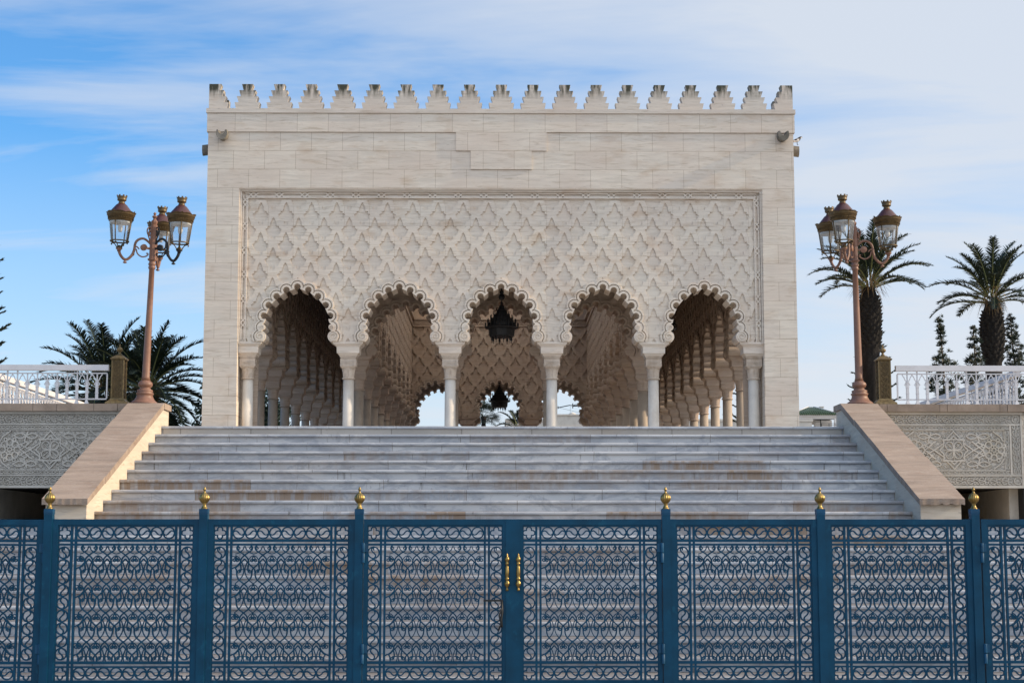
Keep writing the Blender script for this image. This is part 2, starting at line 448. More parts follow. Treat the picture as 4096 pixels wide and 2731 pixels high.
# ------------------------------------------------------------------ camera, sun, sky
cam = bpy.data.cameras.new('camera'); co = bpy.data.objects.new('camera', cam); col.objects.link(co)
cam.lens = 57.63; cam.sensor_width = 36; cam.clip_end = 5000; cam.clip_start = .1
co.location = (0, 0, EYE); co.rotation_euler = (R(90) + .1234737, 0, -.0093163)
scn.camera = co

SUN_EL, SUN_AZ = 25.0, 93.5          # azimuth clockwise from +Y (away from the camera)
sd = Vector((math.sin(R(SUN_AZ)) * math.cos(R(SUN_EL)), math.cos(R(SUN_AZ)) * math.cos(R(SUN_EL)), math.sin(R(SUN_EL))))
sl = bpy.data.lights.new('sun', 'SUN'); sl.energy = 2.35; sl.angle = R(.6); sl.color = (1.0, .80, .56)
so = bpy.data.objects.new('sun', sl); col.objects.link(so); so.rotation_euler = sd.to_track_quat('Z', 'Y').to_euler(); so.location = (30, 10, 40)

SKYLOC = (12.5, 8.2, 0)
w = bpy.data.worlds.new('World'); scn.world = w; w.use_nodes = True
q = NB(w.node_tree); w.node_tree.nodes.clear()
wo = q.n('ShaderNodeOutputWorld'); bg = q.n('ShaderNodeBackground'); bg.inputs[1].default_value = .1
sky = q.n('ShaderNodeTexSky', sky_type='NISHITA'); sky.sun_disc = False
sky.sun_elevation = R(SUN_EL); sky.sun_rotation = R(SUN_AZ); sky.air_density = 1.0; sky.dust_density = .3; sky.ozone_density = 3.0
g = q.n('ShaderNodeTexCoord').outputs['Generated']; s3 = q.sep(g)
zz = q.math('ADD', q.math('MAXIMUM', s3[2], 0.0), .12)
pl = q.comb(q.math('DIVIDE', s3[0], zz), q.math('DIVIDE', s3[1], zz), 0)
rot = q.n('ShaderNodeMapping'); rot.inputs['Rotation'].default_value = (0, 0, R(-14)); rot.inputs['Scale'].default_value = (.42, 1.15, 1); rot.inputs['Location'].default_value = SKYLOC
q.l(pl, rot.inputs['Vector'])
n1 = q.noise(rot.outputs[0], 1.0, 9, .56, .8)
n3 = q.noise(q.scale(rot.outputs[0], (2.6, 2.2, 1), (3, 8, 1)), 1.0, 6, .6, .4)
n2 = q.noise(q.scale(pl, (.16, .22, 1), (5.2, 1.3, 0)), 1.0, 2, .5)
cm = q.math('ADD', q.math('MULTIPLY', n1, 1.0), q.math('ADD', q.math('MULTIPLY', n2, .35), q.math('MULTIPLY', q.math('SUBTRACT', n3, .5), .85)))
cm = q.math('ADD', cm, q.math('MULTIPLY', s3[0], .75))
cm = q.math('ADD', cm, q.math('MULTIPLY', q.math('MULTIPLY', s3[1], -1.0, True), .5))    # unseen cloud added behind the camera to lift the facade
cloud = q.ramp(cm, (.50, 0.0), (.68, .50), (.98, .92))
sk = q.mix(1.0, sky.outputs[0], (.46, .80, 1.02), 'MULTIPLY')
fill_veil = q.math('ADD', 3.45, q.math('ADD', q.math('MULTIPLY', q.math('MAXIMUM', q.math('MULTIPLY', s3[1], -1.0), 0.0), 3.0), q.math('MULTIPLY', q.math('MAXIMUM', q.math('SUBTRACT', s3[2], .33), 0.0), 5.5)))  # cloud brightness raised behind and overhead, added to shape light on the facade
cc = q.mix(1.0, q.comb(fill_veil, fill_veil, fill_veil), (1.0, 1.075, 1.19), 'MULTIPLY')
c1 = q.mix(cloud, sk, cc)
haze = q.ramp(s3[2], (.0, .95), (.07, .80), (.13, .40), (.24, 0.0))
c1 = q.mix(haze, c1, (3.7, 3.95, 4.3))
q.l(c1, bg.inputs[0]); q.l(bg.outputs[0], wo.inputs[0])
scn.view_settings.view_transform = 'Standard'; scn.view_settings.look = 'None'; scn.view_settings.gamma = 1.0
scn.view_settings.exposure = 1.05

# ------------------------------------------------------------------ ground and terrace
b = MB(); b.add([(-1500, -300, 0), (1500, -300, 0), (1500, 3000, 0), (-1500, 3000, 0)], [(0, 1, 2, 3)])
struct(b.build('ground', 'ground'))
TW = 9.05   # half width of the terrace
def yn(k): return 28.0 - k * TREAD
def zn(k): return ZT - k * RISE
b = MB(); b.box(CX - TW, CX + TW, 28.28, 78, ZT - .25, ZT - .004)
b.box(CX - 5.8, CX + 5.8, 28.02, 28.28, ZT - .25, ZT - .004)
struct(b.build('terrace_floor', 'pave'))

# ------------------------------------------------------------------ stairs
st = empty('marble_staircase', (CX, 28, 0)); tag(st, 'wide white marble staircase rising to the arcaded hall, rust-stained near its foot', 'stairs')
random.seed(3)
for k in range(22):
    hw = 5.834 if k < 10 else 15.5
    y = yn(k) - 28; z = zn(k)
    b = MB()
    back = y + TREAD + .06 if k else y + .6
    # nosing slab with a slightly rounded front, riser below
    nose = [(y + .006, z), (y - .004, z - .010), (y - .006, z - .025), (y - .002, z - .044), (y + .008, z - .048)]
    vs = []; n = len(nose) + 2
    loop = nose + [(back, z - .048), (back, z)]
    vs = [(-hw, a, c) for a, c in loop] + [(hw, a, c) for a, c in loop]
    b.add(vs, [list(range(n)), list(range(2 * n - 1, n - 1, -1))] + [(i, (i + 1) % n, (i + 1) % n + n, i + n) for i in range(n)])
    b.box(-hw + (.002 if k % 2 else 0), hw - (.002 if k % 2 else 0), y + .042, y + .10, z - RISE + .001, z - .0482)
    b.build('step', 'marble', st)
# landing beside the upper flight, at the level of the tenth step
for sx in (-1, 1):
    b = MB(); x0, x1 = sorted((CX + sx * 6.43, CX + sx * 15.5)); b.box(x0, x1, 23.06, 33.5, zn(10) - .3, zn(10) - .003)
    struct(b.build('landing', 'pave'))

# ------------------------------------------------------------------ cheek walls
def cheek(sx):
    root = empty('stair_cheek_wall', (CX + sx * 6.12, 23, 0))
    xi, xo = -sx * .285, sx * .285           # inner, outer face
    def sec(mb, x0, x1, loop):
        n = len(loop); x0, x1 = sorted((x0, x1))
        mb.add([(x0, y, z) for y, z in loop] + [(x1, y, z) for y, z in loop],
               [list(range(n)), list(range(2 * n - 1, n - 1, -1))] + [(i, (i + 1) % n, (i + 1) % n + n, i + n) for i in range(n)])
    w_ = MB(); sec(w_, xi, xo, [(.05, 1.2), (.05, 2.32), (5.06, 4.06), (5.60, 4.06), (5.60, 1.2)])
    w_.build('wall', 'cheek', root)
    # coping slabs, each a little out of line with the next
    cuts = [0, .95, 1.95, 3.0, 4.05, 5.06]
    c = MB(); rr = random.Random(5 + sx)
    for a, e in zip(cuts[:-1], cuts[1:]):
        za, ze = 2.305 + a / 5.06 * 1.75, 2.305 + e / 5.06 * 1.75
        o = rr.uniform(-.006, .006); g = .006
        f = -.045 if a == 0 else 0
        if a == 0:                                          # broken lower edge of the lowest slab
            xs = [-.318 + .636 * i / 16 for i in range(17)]; vs = []
            for x in xs:
                zl = za + rr.choice((0, 0, .004, .012, .022)) * (1 if sx > 0 else .5); yo = a + f + rr.uniform(0, .008)
                vs += [(x, yo, zl), (x, yo, za + .088), (x, a + .02, za + .105), (x, e - g, ze + .105), (x, e - g, ze)]
            c.add(vs, [(5 * i + j, 5 * i + (j + 1) % 5, 5 * i + 5 + (j + 1) % 5, 5 * i + 5 + j) for i in range(16) for j in range(5)] + [list(range(5)), [80 + j for j in range(5)]])
            continue
        lo = [(a + f + g, za), (a + f + g, za + .095), (a + f + .03, za + .108) if a == 0 else (a + g, za + .103), (e - g, ze + .105), (e - g, ze)]
        sec(c, xi - sx * (.032 + o), xo + sx * (.03 + o), lo)
    sec(c, xi - sx * .034, xo + sx * .03, [(5.065, 4.062), (5.065, 4.165), (5.66, 4.165), (5.66, 4.062)])
    c.build('coping', 'sand', root)
    mo = MB()
    for a in cuts[1:-1]:
        za = 2.305 + a / 5.06 * 1.75; sec(mo, xi - sx * .030, xo + sx * .027, [(a - .006, za + .01), (a - .006, za + .1030), (a + .006, za + .1035), (a + .006, za + .01)])
    mo.build('mortar_joint', 'mortar', root)
    return root
tag(cheek(-1), 'sloping stair wall with pink stone coping, its inner face lit by the sun', 'stair wall', 'walls flanking the stairs')
tag(cheek(1), 'sloping stair wall with pink stone coping, its inner face in shade', 'stair wall', 'walls flanking the stairs')

# ------------------------------------------------------------------ carved terrace walls
def strips_panel(mb, cx, cz, y0, y1, mir):
    U = .00206
    def rb(pts, w=.020, closed=False): mb.ribbon([(cx + mir * a * U, cz - c * U) for a, c in pts], w, y0, y1, closed)
    def dbl(pts, closed=False): rb(pts, .021, closed)
    # eight pointed star in the middle
    q8 = []
    for i in range(16):
        r = 118 if i % 2 == 0 else 92
        q8.append((r * math.cos(PI * i / 8), r * math.sin(PI * i / 8)))
    dbl(q8, True)
    dbl([(-92, -90), (92, -90)]); dbl([(-92, 90), (92, 90)])
    for s in (1, -1):
        dbl([(-62, -90 * s), (0, -158 * s), (62, -90 * s)])
    for s in (1, -1):
        for t in (1, -1):
            dbl([(92 * s, -90 * t), (80 * s, -60 * t), (165 * s, 0), (245 * s, 42 * t), (200 * s, 66 * t)])
            dbl([(245 * s, 0), (180 * s, -48 * t), (215 * s, -75 * t), (188 * s, -150 * t)])
            dbl([(150 * s, -75 * t), (200 * s, -40 * t)])
            dbl(spline([(110 * s, -118 * t), (150 * s, -136 * t), (200 * s, -116 * t), (150 * s, -92 * t)], 5, True), True)
            dbl(spline([(205 * s, -116 * t), (250 * s, -138 * t), (300 * s, -118 * t), (250 * s, -94 * t)], 5, True), True)
            dbl([(330 * s, -158 * t), (395 * s, -110 * t), (418 * s, -70 * t)])
        for i in range(8):
            a = PI * i / 4
            rb(circle(335 * s + 62 * math.cos(a), 62 * math.sin(a), 26, 12), .022, True)
            rb(circle(335 * s + 96 * math.cos(a + PI / 8), 92 * math.sin(a + PI / 8), 13, 8), .018, True)
            rb([(335 * s + 16 * math.cos(a), 16 * math.sin(a)), (335 * s + 38 * math.cos(a), 38 * math.sin(a))], .014)
        rb(circle(335 * s, 0, 18, 10), .020, True)
    rr = random.Random(17)                                   # arabesque curls filling the ground
    for i in range(170):
        a, c = rr.uniform(-415, 415), rr.uniform(-155, 155)
        if abs(a) + abs(c) * .9 > 500: continue
        r = rr.uniform(9, 17); t0 = rr.uniform(0, 6.28)
        mb.ribbon([(cx + mir * x * U, cz - z * U) for x, z in spiral(a, c, r, r * .25, t0, rr.choice((-1, 1)) * rr.uniform(.8, 1.3), 9)], .007, y0 + .013, y1)
    # four-leaf rosette inside the star
    for i in range(4):
        a = PI / 4 + PI / 2 * i
        lp = [(0, 0)] + [(52 * math.cos(a) + 34 * math.cos(a + t), 52 * math.sin(a) + 34 * math.sin(a + t)) for t in (-1.7, -1.0, -.4, .4, 1.0, 1.7)]
        rb(lp, .016, True)
        rb([(0, 0), (74 * math.cos(a), 74 * math.sin(a))], .010)
    for i in range(4):
        a = PI / 2 * i; rb([(12 * math.cos(a), 12 * math.sin(a)), (84 * math.cos(a), 84 * math.sin(a))], .010)
def frieze(mb, x0, x1, z0, z1, y0, y1, vertical=False):
    """running leaf frieze between two lengths"""
    if vertical: L = z1 - z0; H = x1 - x0
    else: L = x1 - x0; H = z1 - z0
    n = max(1, round(L / .20)); p = L / n
    def tr(a, c): return (x0 + c, z0 + a) if vertical else (x0 + a, z0 + c)
    def rb(pts, w): mb.ribbon([tr(*t) for t in pts], w, y0, y1)
    for i in range(n):
        a = i * p; m = H / 2
        for s in (1, -1):
            rb(spline([(a, m), (a + p * .25, m + s * H * .13), (a + p * .5, m), ], 4), .010)
            rb(spline([(a + p * .08, m + s * H * .10), (a + p * .2, m + s * H * .36), (a + p * .45, m + s * H * .40), (a + p * .5, m + s * H * .22)], 4), .013)
            rb(spline([(a + p * .5, m), (a + p * .75, m + s * H * .2), (a + p * .98, m + s * H * .12)], 4), .011)
            rb(spline([(a + p * .60, m + s * H * .16), (a + p * .68, m + s * H * .42), (a + p * .84, m + s * H * .44)], 4), .014)
            rb(spline([(a + p * .86, m + s * H * .22), (a + p * .96, m + s * H * .40), (a + p * 1.06, m + s * H * .42)], 4), .012)
def chainband(mb, x0, x1, z0, z1, y0, y1, vertical=False):
    if vertical: L = z1 - z0; H = x1 - x0
    else: L = x1 - x0; H = z1 - z0
    n = max(1, round(L / .13)); p = L / n
    def tr(a, c): return (x0 + c, z0 + a) if vertical else (x0 + a, z0 + c)
    for i in range(n):
        a = i * p
        for s in (.12, .88):
            mb.ribbon([tr(a, H * s), (tr(a + p * .30, H * s)), tr(a + p * .62, H * (1 - s)), tr(a + p, H * (1 - s))], .009, y0, y1)
        mb.ribbon([tr(a + p * .16, H * .12), tr(a - p * .04, H * .5), tr(a + p * .16, H * .88)], .008, y0, y1)
    for s in (0, 1): mb.ribbon([tr(0, H * s), tr(L, H * s)], .008, y0, y1)
def terrace_wall(sx):
    root = empty('carved_terrace_wall', (CX + sx * 7.7, 28.2, 0))
    X = lambda a: sx * (a - 7.7)
    def mbox(mb, a, c, y0, y1, z0, z1):
        x0, x1 = sorted((X(a), X(c))); mb.box(x0, x1, y0, y1, z0, z1)
    w_ = MB()
    mbox(w_, 6.412, 9.05, .034, .34, 2.722, 4.028)             # the slab behind the carving
    mbox(w_, 9.0, 9.05, .03, 4.8, 1.70, 2.722)              # jamb of the passage
    w_.build('wall', 'carved', root)
    v = MB(); mbox(v, 6.412, 9.05, 4.5, 4.8, 1.7, 2.722); mbox(v, 8.96, 8.999, .06, 4.5, 1.7, 2.72); mbox(v, 6.412, 8.95, .34, 4.5, 2.722, 3.0)  # back, side sheet and ceiling, coloured dark as the passage's shade
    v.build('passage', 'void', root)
    f = MB()                                                   # mouldings
    for z0, z1, y0 in ((3.985, 4.03, -.012), (3.800, 3.826, .008), (2.925, 2.95, .008), (2.722, 2.762, -.006)):
        mbox(f, 6.412, 8.97, y0, .034, z0, z1)
    for a in (6.80, 8.745):
        mbox(f, a, a + .032, .010, .034, 2.952, 3.798)
    for a in (6.62, 8.935):
        mbox(f, a, a + .03, .004, .034, 2.764, 3.983)
    for z0 in (3.708, 3.026):
        mbox(f, 6.90, 8.66, .012, .034, z0, z0 + .014)
    for a in (6.90, 8.646):
        mbox(f, a, a + .014, .014, .034, 3.042, 3.706)
    f.build('moulding', 'grey', root)
    c = MB(); strips_panel(c, X(7.775), 3.373, .014, .034, sx); c.build('star_panel', 'grey', root)
    c = MB()
    for z0, z1 in ((3.842, 3.974), (2.778, 2.912)):
        a, e = sorted((X(6.79), X(8.77))); frieze(c, a, e, z0, z1, .016, .034)
    for a in (6.655, 8.795):
        x0, x1 = sorted((X(a), X(a + .13))); frieze(c, x0, x1, 2.94, 3.82, .016, .034, True)
        for zc in (3.905, 2.845):                              # octagon rosettes in the corners
            xc = (x0 + x1) / 2
            c.ribbon(circle(xc, zc, .062, 8, PI / 8), .014, .010, .034, True)
            for i in range(8): c.ribbon([(xc, zc), (xc + .05 * math.cos(PI * i / 4), zc + .05 * math.sin(PI * i / 4))], .012, .016, .034)
    c.build('leaf_frieze', 'grey', root)
    c = MB()
    for z0, z1 in ((3.733, 3.786), (2.962, 3.018)):
        a, e = sorted((X(6.84), X(8.74))); chainband(c, a, e, z0, z1, .018, .034)
    for a in (6.84, 8.675):
        x0, x1 = sorted((X(a), X(a + .055))); chainband(c, x0, x1, 3.05, 3.70, .018, .034, True)
    c.build('interlace_band', 'grey', root)
    c = MB(); edges = [6.412, 6.62, 7.66, 8.70, 9.12]; rr = random.Random(11 + sx)
    for a, e in zip(edges[:-1], edges[1:]):
        d = rr.uniform(-.006, .006)
        mbox(c, a + .004, e - .004, -.075 + d, .36, 4.032, 4.16 + d * .4)
    c.build('coping', 'sand_dark', root)
    s = MB(); x0, x1 = sorted((X(8.8), X(9.05))); s.box(x0, x1, .345, 49, 1.0, ZT - .26); s.build('side_wall', 'grey', root)
    return root
tag(terrace_wall(-1), 'grey carved stone wall with star panel, beside the sunlit sloping stair wall', 'carved wall', 'carved walls below the balustrades')
tag(terrace_wall(1), 'grey carved stone wall with star panel, yellow-stained under its coping', 'carved wall', 'carved walls below the balustrades')
for sx, lab in ((-1, 'plain grey wall beyond the carved panel by the sunlit stair wall'), (1, 'plain grey wall beyond the carved panel by the shaded stair wall')):
    b = MB(); x0, x1 = sorted((CX + sx * 9.08, CX + sx * 16)); b.box(x0, x1, 28.35, 28.8, 1.2, 4.0)
    tag(b.build('side_wall', 'grey'), lab, 'wall')

# ------------------------------------------------------------------ balustrades
def rail_unit(mb, x, y, p, zr):
    """one bay of the pierced metal railing, starting at x; heights relative to zr (coping)"""
    def rb(pts, w_=.014, a=.0, c=.014): mb.ribbon(pts, w_, y + a - .007, y + c - .007)
    xm = x + p
    mb.box(xm - .010, xm + .010, y - .012, y + .012, zr + .40, zr + .535)
    mb.box(xm - .022, xm + .022, y - .018, y + .018, zr + .10, zr + .385)
    for zz_ in (.195, .30, .385): mb.box(xm - .028, xm + .028, y - .022, y + .022, zr + zz_, zr + zz_ + .012)
    for s in (1, -1):
        rb(spline([(xm + s * .02, zr + .385), (xm + s * .045, zr + .35), (xm + s * .02, zr + .335)], 3))
        rb(spline([(xm + s * .012, zr + .405), (xm + s * .035, zr + .43), (xm + s * (p * .30), zr + .468), (xm + s * (p * .36), zr + .495), (xm + s * (p * .44), zr + .50), (xm + s * p * .5, zr + .538)], 3))
def railing(name, x0, x1, zr, n_units, doubles, thick=.10):
    root = empty(name)
    m = MB(); p = (x1 - x0) / n_units
    for i in range(n_units - 1): rail_unit(m, x0 + i * p, 0, p, zr)
    m.box(x0, x1, -.012, .012, zr + .53, zr + .552)
    m.box(x0, x1, -.014, .014, zr + .082, zr + .104)
    for xx in (x0, x1): m.box(xx - .012, xx + .012, -.012, .012, zr + .104, zr + .53)
    for i in doubles:
        xx = x0 + i * p
        m.box(xx - .011, xx + .011, -.012, .012, zr + .552, zr + .59)
        m.add([(xx - .014, -.012, zr + .082), (xx + .014, -.012, zr + .082), (xx + .014, .012, zr + .082), (xx - .014, .012, zr + .082),
               (xx - .04, -.03, zr), (xx + .04, -.03, zr), (xx + .04, .03, zr), (xx - .04, .03, zr)],
              [(0, 1, 5, 4), (1, 2, 6, 5), (2, 3, 7, 6), (3, 0, 4, 7)])
    m.build('pierced_panel', 'white', root)
    h = MB(); h.box(x0 - .03, x1 + .03, -thick / 2, thick / 2, zr + .588, zr + .685); h.build('handrail', 'white', root)
    return root
def place_rail(sx, lab):
    r = railing('white_balustrade', 0, 2.24, 0, 13, (1, 2, 3, 7, 8, 12) if sx > 0 else (2, 3, 9, 10, 12))
    r.location = (CX + sx * 6.86, 28.33, 4.162); r.scale = (sx, 1, 1)
    tag(r, lab, 'balustrade', 'white balustrades'); return r
place_rail(-1, 'white pierced metal balustrade on the coping in front of the two date palms')
place_rail(1, 'white pierced metal balustrade on the coping in front of the cypresses')
for sx, lab in ((-1, 'long white balustrade receding along the terrace edge, lit cream by the sun'), (1, 'long white balustrade receding along the terrace edge, grey in shade')):
    r = railing('white_balustrade', 0, 33.0, 0, 170, tuple(range(4, 170, 5)), .12)
    r.location = (CX + sx * 9.02, 28.6, 4.10); r.rotation_euler = (0, 0, PI / 2)
    tag(r, lab, 'balustrade', 'white balustrades')
    c = MB(); x0, x1 = sorted((CX + sx * 8.86, CX + sx * 9.12)); c.box(x0, x1, 28.58, 61.8, ZT - .02, 4.10)
    tag(c.build('terrace_kerb', 'sand_dark'), 'long stone kerb carrying the ' + ('sunlit' if sx < 0 else 'shaded') + ' receding balustrade', 'kerb')

# ------------------------------------------------------------------ brass posts
def finial(mb, z, r, ribs=14, st=1.75):
    prof = [(.66, 0), (.66, .05), (.52, .14), (.38, .32), (.32, .44), (.40, .50), (.34, .55), (.62, .68), (.92, .90), (1.0, 1.10), (.94, 1.30), (.70, 1.52), (.36, 1.66), (.20, 1.78), (.18, 1.96), (.34, 2.04), (.34, 2.09), (.16, 2.16), (.20, 2.22), (.05, 2.36)]
    def rad(a, h):
        return 1 - (.16 * abs(math.sin(a * ribs / 2)) ** 3 if .55 < h / r < 1.75 else 0)
    mb.lathe((0, 0, z), [(a * r, h * r * st) for a, h in prof], ribs * 4, lambda a, h: 1 - (.17 * (1 - abs(math.sin(a * ribs / 2))) ** 2 if .6 < h / r / st < 1.7 else 0))
def brass_post():
    root = empty('brass_post')
    b_ = MB(); b_.frustum((0, 0), .38, .38, .36, .36, 0, .035); b_.frustum((0, 0), .34, .34, .25, .25, .035, .075); b_.frustum((0, 0), .25, .25, .225, .225, .075, .10)
    b_.build('base', 'oldbrass', root)
    s_ = MB(); s_.box(-.085, .085, -.085, .085, .10, .77)
    for sx in (-1, 1):
        for sy in (-1, 1):
            s_.box(sx * .098 - .012, sx * .098 + .012, sy * .098 - .012, sy * .098 + .012, .10, .77)
    s_.build('shaft', 'oldbrass', root)
    p_ = MB()                                               # pierced scroll panels on the four sides
    for i in range(7):
        z = .15 + i * .09
        for s in (1, -1):
            p_.ribbon(spiral(s * .035, z, .032, .008, 0 if s > 0 else PI, 1.4 * s, 14), .009, -.105, -.083)
            p_.ribbon(spline([(0, z - .04), (s * .03, z - .02), (s * .06, z + .03), (s * .02, z + .045)], 3), .008, -.103, -.083)
        p_.ribbon(circle(0, z + .045, .014, 8), .008, -.105, -.083, True)
    for s in (1, -1): p_.ribbon([(s * .072, .11), (s * .072, .76)], .012, -.104, -.083)
    me = p_.mesh('scroll_panel', 'gold')
    for i in range(4): put('scroll_panel', me, root, (0, 0, 0), PI / 2 * i)
    c_ = MB(); c_.frustum((0, 0), .25, .25, .27, .27, .77, .79); c_.frustum((0, 0), .27, .27, .10, .10, .79, .855); c_.lathe((0, 0, .855), [(.045, 0), (.03, .02)], 12)
    c_.build('cap', 'oldbrass', root)
    f_ = MB(); finial(f_, .865, .058, 12, 1.35); f_.build('finial', 'oldbrass', root)
    return root
bp = brass_post(); bp.location = (CX - 6.66, 28.34, 4.163)
tag(bp, 'square pierced brass post with knob, standing before the two date palms', 'post', 'brass posts at the stair head')
bp2 = copy_tree(bp); bp2.location = (CX + 6.62, 28.34, 4.163)
tag(bp2, 'square pierced brass post with knob, standing before a thick palm trunk', 'post', 'brass posts at the stair head')

# ------------------------------------------------------------------ street lamps
def make_lantern():
    ms = {}
    U = .00097
    b_ = MB()   # glass body, axis at origin, z=0 at cup top
    b_.lathe((0, 0, 0), [(.158, .125), (.205, .505)], 24, None, False); ms['glass'] = b_.mesh('glass', 'glass')
    b_ = MB(); b_.lathe((0, 0, 0), [(.165, .110), (.175, .118), (.175, .132), (.158, .136), (.150, .125), (.165, .110)], 24, None, False)
    for i in range(4):
        a = PI / 4 + PI / 2 * i; c, s = math.cos(a), math.sin(a)
        b_.tube([(.160 * c, .160 * s, .13), (.208 * c, .208 * s, .51)], .011, 6)
    ms['frame'] = b_.mesh('frame', 'gold')
    b_ = MB()
    for i in range(4):
        a = PI / 4 + PI / 2 * i; c, s = math.cos(a), math.sin(a)
        b_.tube([(r * c, r * s, z) for r, z in ((.045, 0), (.07, .05), (.10, .085), (.15, .10), (.168, .085), (.16, .068), (.145, .075))], .010, 6)
    b_.lathe((0, 0, 0), [(.05, -.005), (.06, .01), (.035, .03), (.02, .05)], 12); ms['bracket'] = b_.mesh('bracket', 'gold')
    b_ = MB(); b_.lathe((0, 0, 0), [(.200, .488), (.215, .495), (.215, .515), (.225, .52), (.225, .565), (.24, .57), (.24, .60), (.255, .605), (.25, .635)], 32, None, False)
    for i in range(48):
        a = 2 * PI * i / 48; c, s = math.cos(a), math.sin(a)
        b_.tube([(.228 * c, .228 * s, .524), (.228 * c, .228 * s, .562)], .005, 4)
    n = 8                                              # scalloped cresting with peaked corners
    pts = []
    for i in range(96):
        a = 2 * PI * i / 96; ph = (a * n / (2 * PI)) % 1
        h = .012 + .022 * abs(math.sin(ph * PI)) + (.035 * max(0, 1 - abs(((a * 4 / (2 * PI)) % 1) - .5) * 14))
        pts.append((a, h))
    vs = []; fs = []
    for a, h in pts:
        k = .010 + h * .35
        vs += [(.250 * math.cos(a), .250 * math.sin(a), .628), ((.250 + k) * math.cos(a), (.250 + k) * math.sin(a), .628 + h), ((.240 + k) * math.cos(a), (.240 + k) * math.sin(a), .628 + h), (.238 * math.cos(a), .238 * math.sin(a), .628)]
    for i in range(96):
        a = 4 * i; c = 4 * ((i + 1) % 96)
        fs += [(a, c, c + 1, a + 1), (a + 1, c + 1, c + 2, a + 2), (a + 2, c + 2, c + 3, a + 3)]
    b_.add(vs, fs); ms['cornice'] = b_.mesh('cornice', 'gold')
    b_ = MB(); b_.lathe((0, 0, 0), [(.238, .60), (.225, .64), (.10, .80), (.055, .835)], 32); ms['roof'] = b_.mesh('roof', 'roofred')
    b_ = MB(); b_.lathe((0, 0, 0), [(.062, .83), (.06, .845), (.052, .855), (.058, .875), (.08, .885), (.084, .905), (.080, .91), (.088, .945), (.094, .965), (.084, .965), (.075, .91)], 24, None, False)
    for i in range(8):
        a = 2 * PI * i / 8
        m_ = [(r * math.cos(a + t), r * math.sin(a + t), z) for r in (.085, .097) for t in (-.16, .16) for z in (.96, .988)]
        b_.add(m_, [(0, 1, 3, 2), (4, 6, 7, 5), (0, 4, 5, 1), (2, 3, 7, 6), (1, 5, 7, 3)])
    ms['crown'] = b_.mesh('crown', 'gold')
    b_ = MB(); b_.lathe((0, 0, 0), [(.19, .455), (.195, .50)], 24); b_.lathe((0, 0, 0), [(.03, .30), (.045, .36), (.04, .42), (.03, .455)], 12); ms['bulb'] = b_.mesh('reflector', 'frost')
    return ms
LAN = make_lantern()
def make_arm():
    """arm in local x direction, cup top at x=.6; z=0 at collar top"""
    b_ = MB()
    def T(pts, r, k=5): 
        sp = spline(pts, k); b_.tube([(x, 0, z) for x, z in sp], [r] * len(sp) if not isinstance(r, tuple) else [r[0] + (r[1] - r[0]) * i / (len(sp) - 1) for i in range(len(sp))], 8)
    T([(.05, .30), (.10, .345), (.17, .382), (.24, .37), (.30, .32), (.325, .25), (.335, .15), (.37, .06), (.43, -.01), (.49, -.03), (.545, .01), (.585, .07), (.60, .13)], (.020, .026))
    b_.lathe((.60, 0, .10), [(.030, 0), (.034, .03), (.055, .045), (.058, .06), (.045, .062)], 14)
    b_.lathe((.485, 0, -.10), [(.008, 0), (.036, .012), (.036, .022), (.014, .04), (.018, .065)], 12)
    T([(.30, .185), (.27, .10), (.20, .055), (.13, .065), (.085, .10), (.09, .125), (.115, .12)], .012)
    T([(.325, .20), (.295, .225), (.265, .205), (.245, .185)], .012)
    T([(.055, .33), (.085, .42), (.12, .52), (.105, .585), (.065, .60), (.04, .57)], .012)
    T([(.045, .54), (.075, .53), (.085, .49), (.075, .44)], .018)
    # round flower boss between the scrolls
    vs = []; n = 16
    for y in (-.022, .022):
        vs += [(.165 + .058 * math.cos(2 * PI * i / n), y, .225 + .058 * math.sin(2 * PI * i / n)) for i in range(n)]
    vs += [(.165, -.034, .225), (.165, .034, .225)]
    b_.add(vs, [(i, (i + 1) % n, (i + 1) % n + n, i + n) for i in range(n)] + [(i, (i + 1) % n, 2 * n) for i in range(n)] + [(i + n, (i + 1) % n + n, 2 * n + 1) for i in range(n)])
    T([(.05, .225), (.08, .215), (.115, .225)], .020)
    b_.lathe((.35, 0, .05), [(.01, 0), (.03, .03), (.012, .09)], 8)
    return b_.mesh('arm', 'terra')
ARM = make_arm()
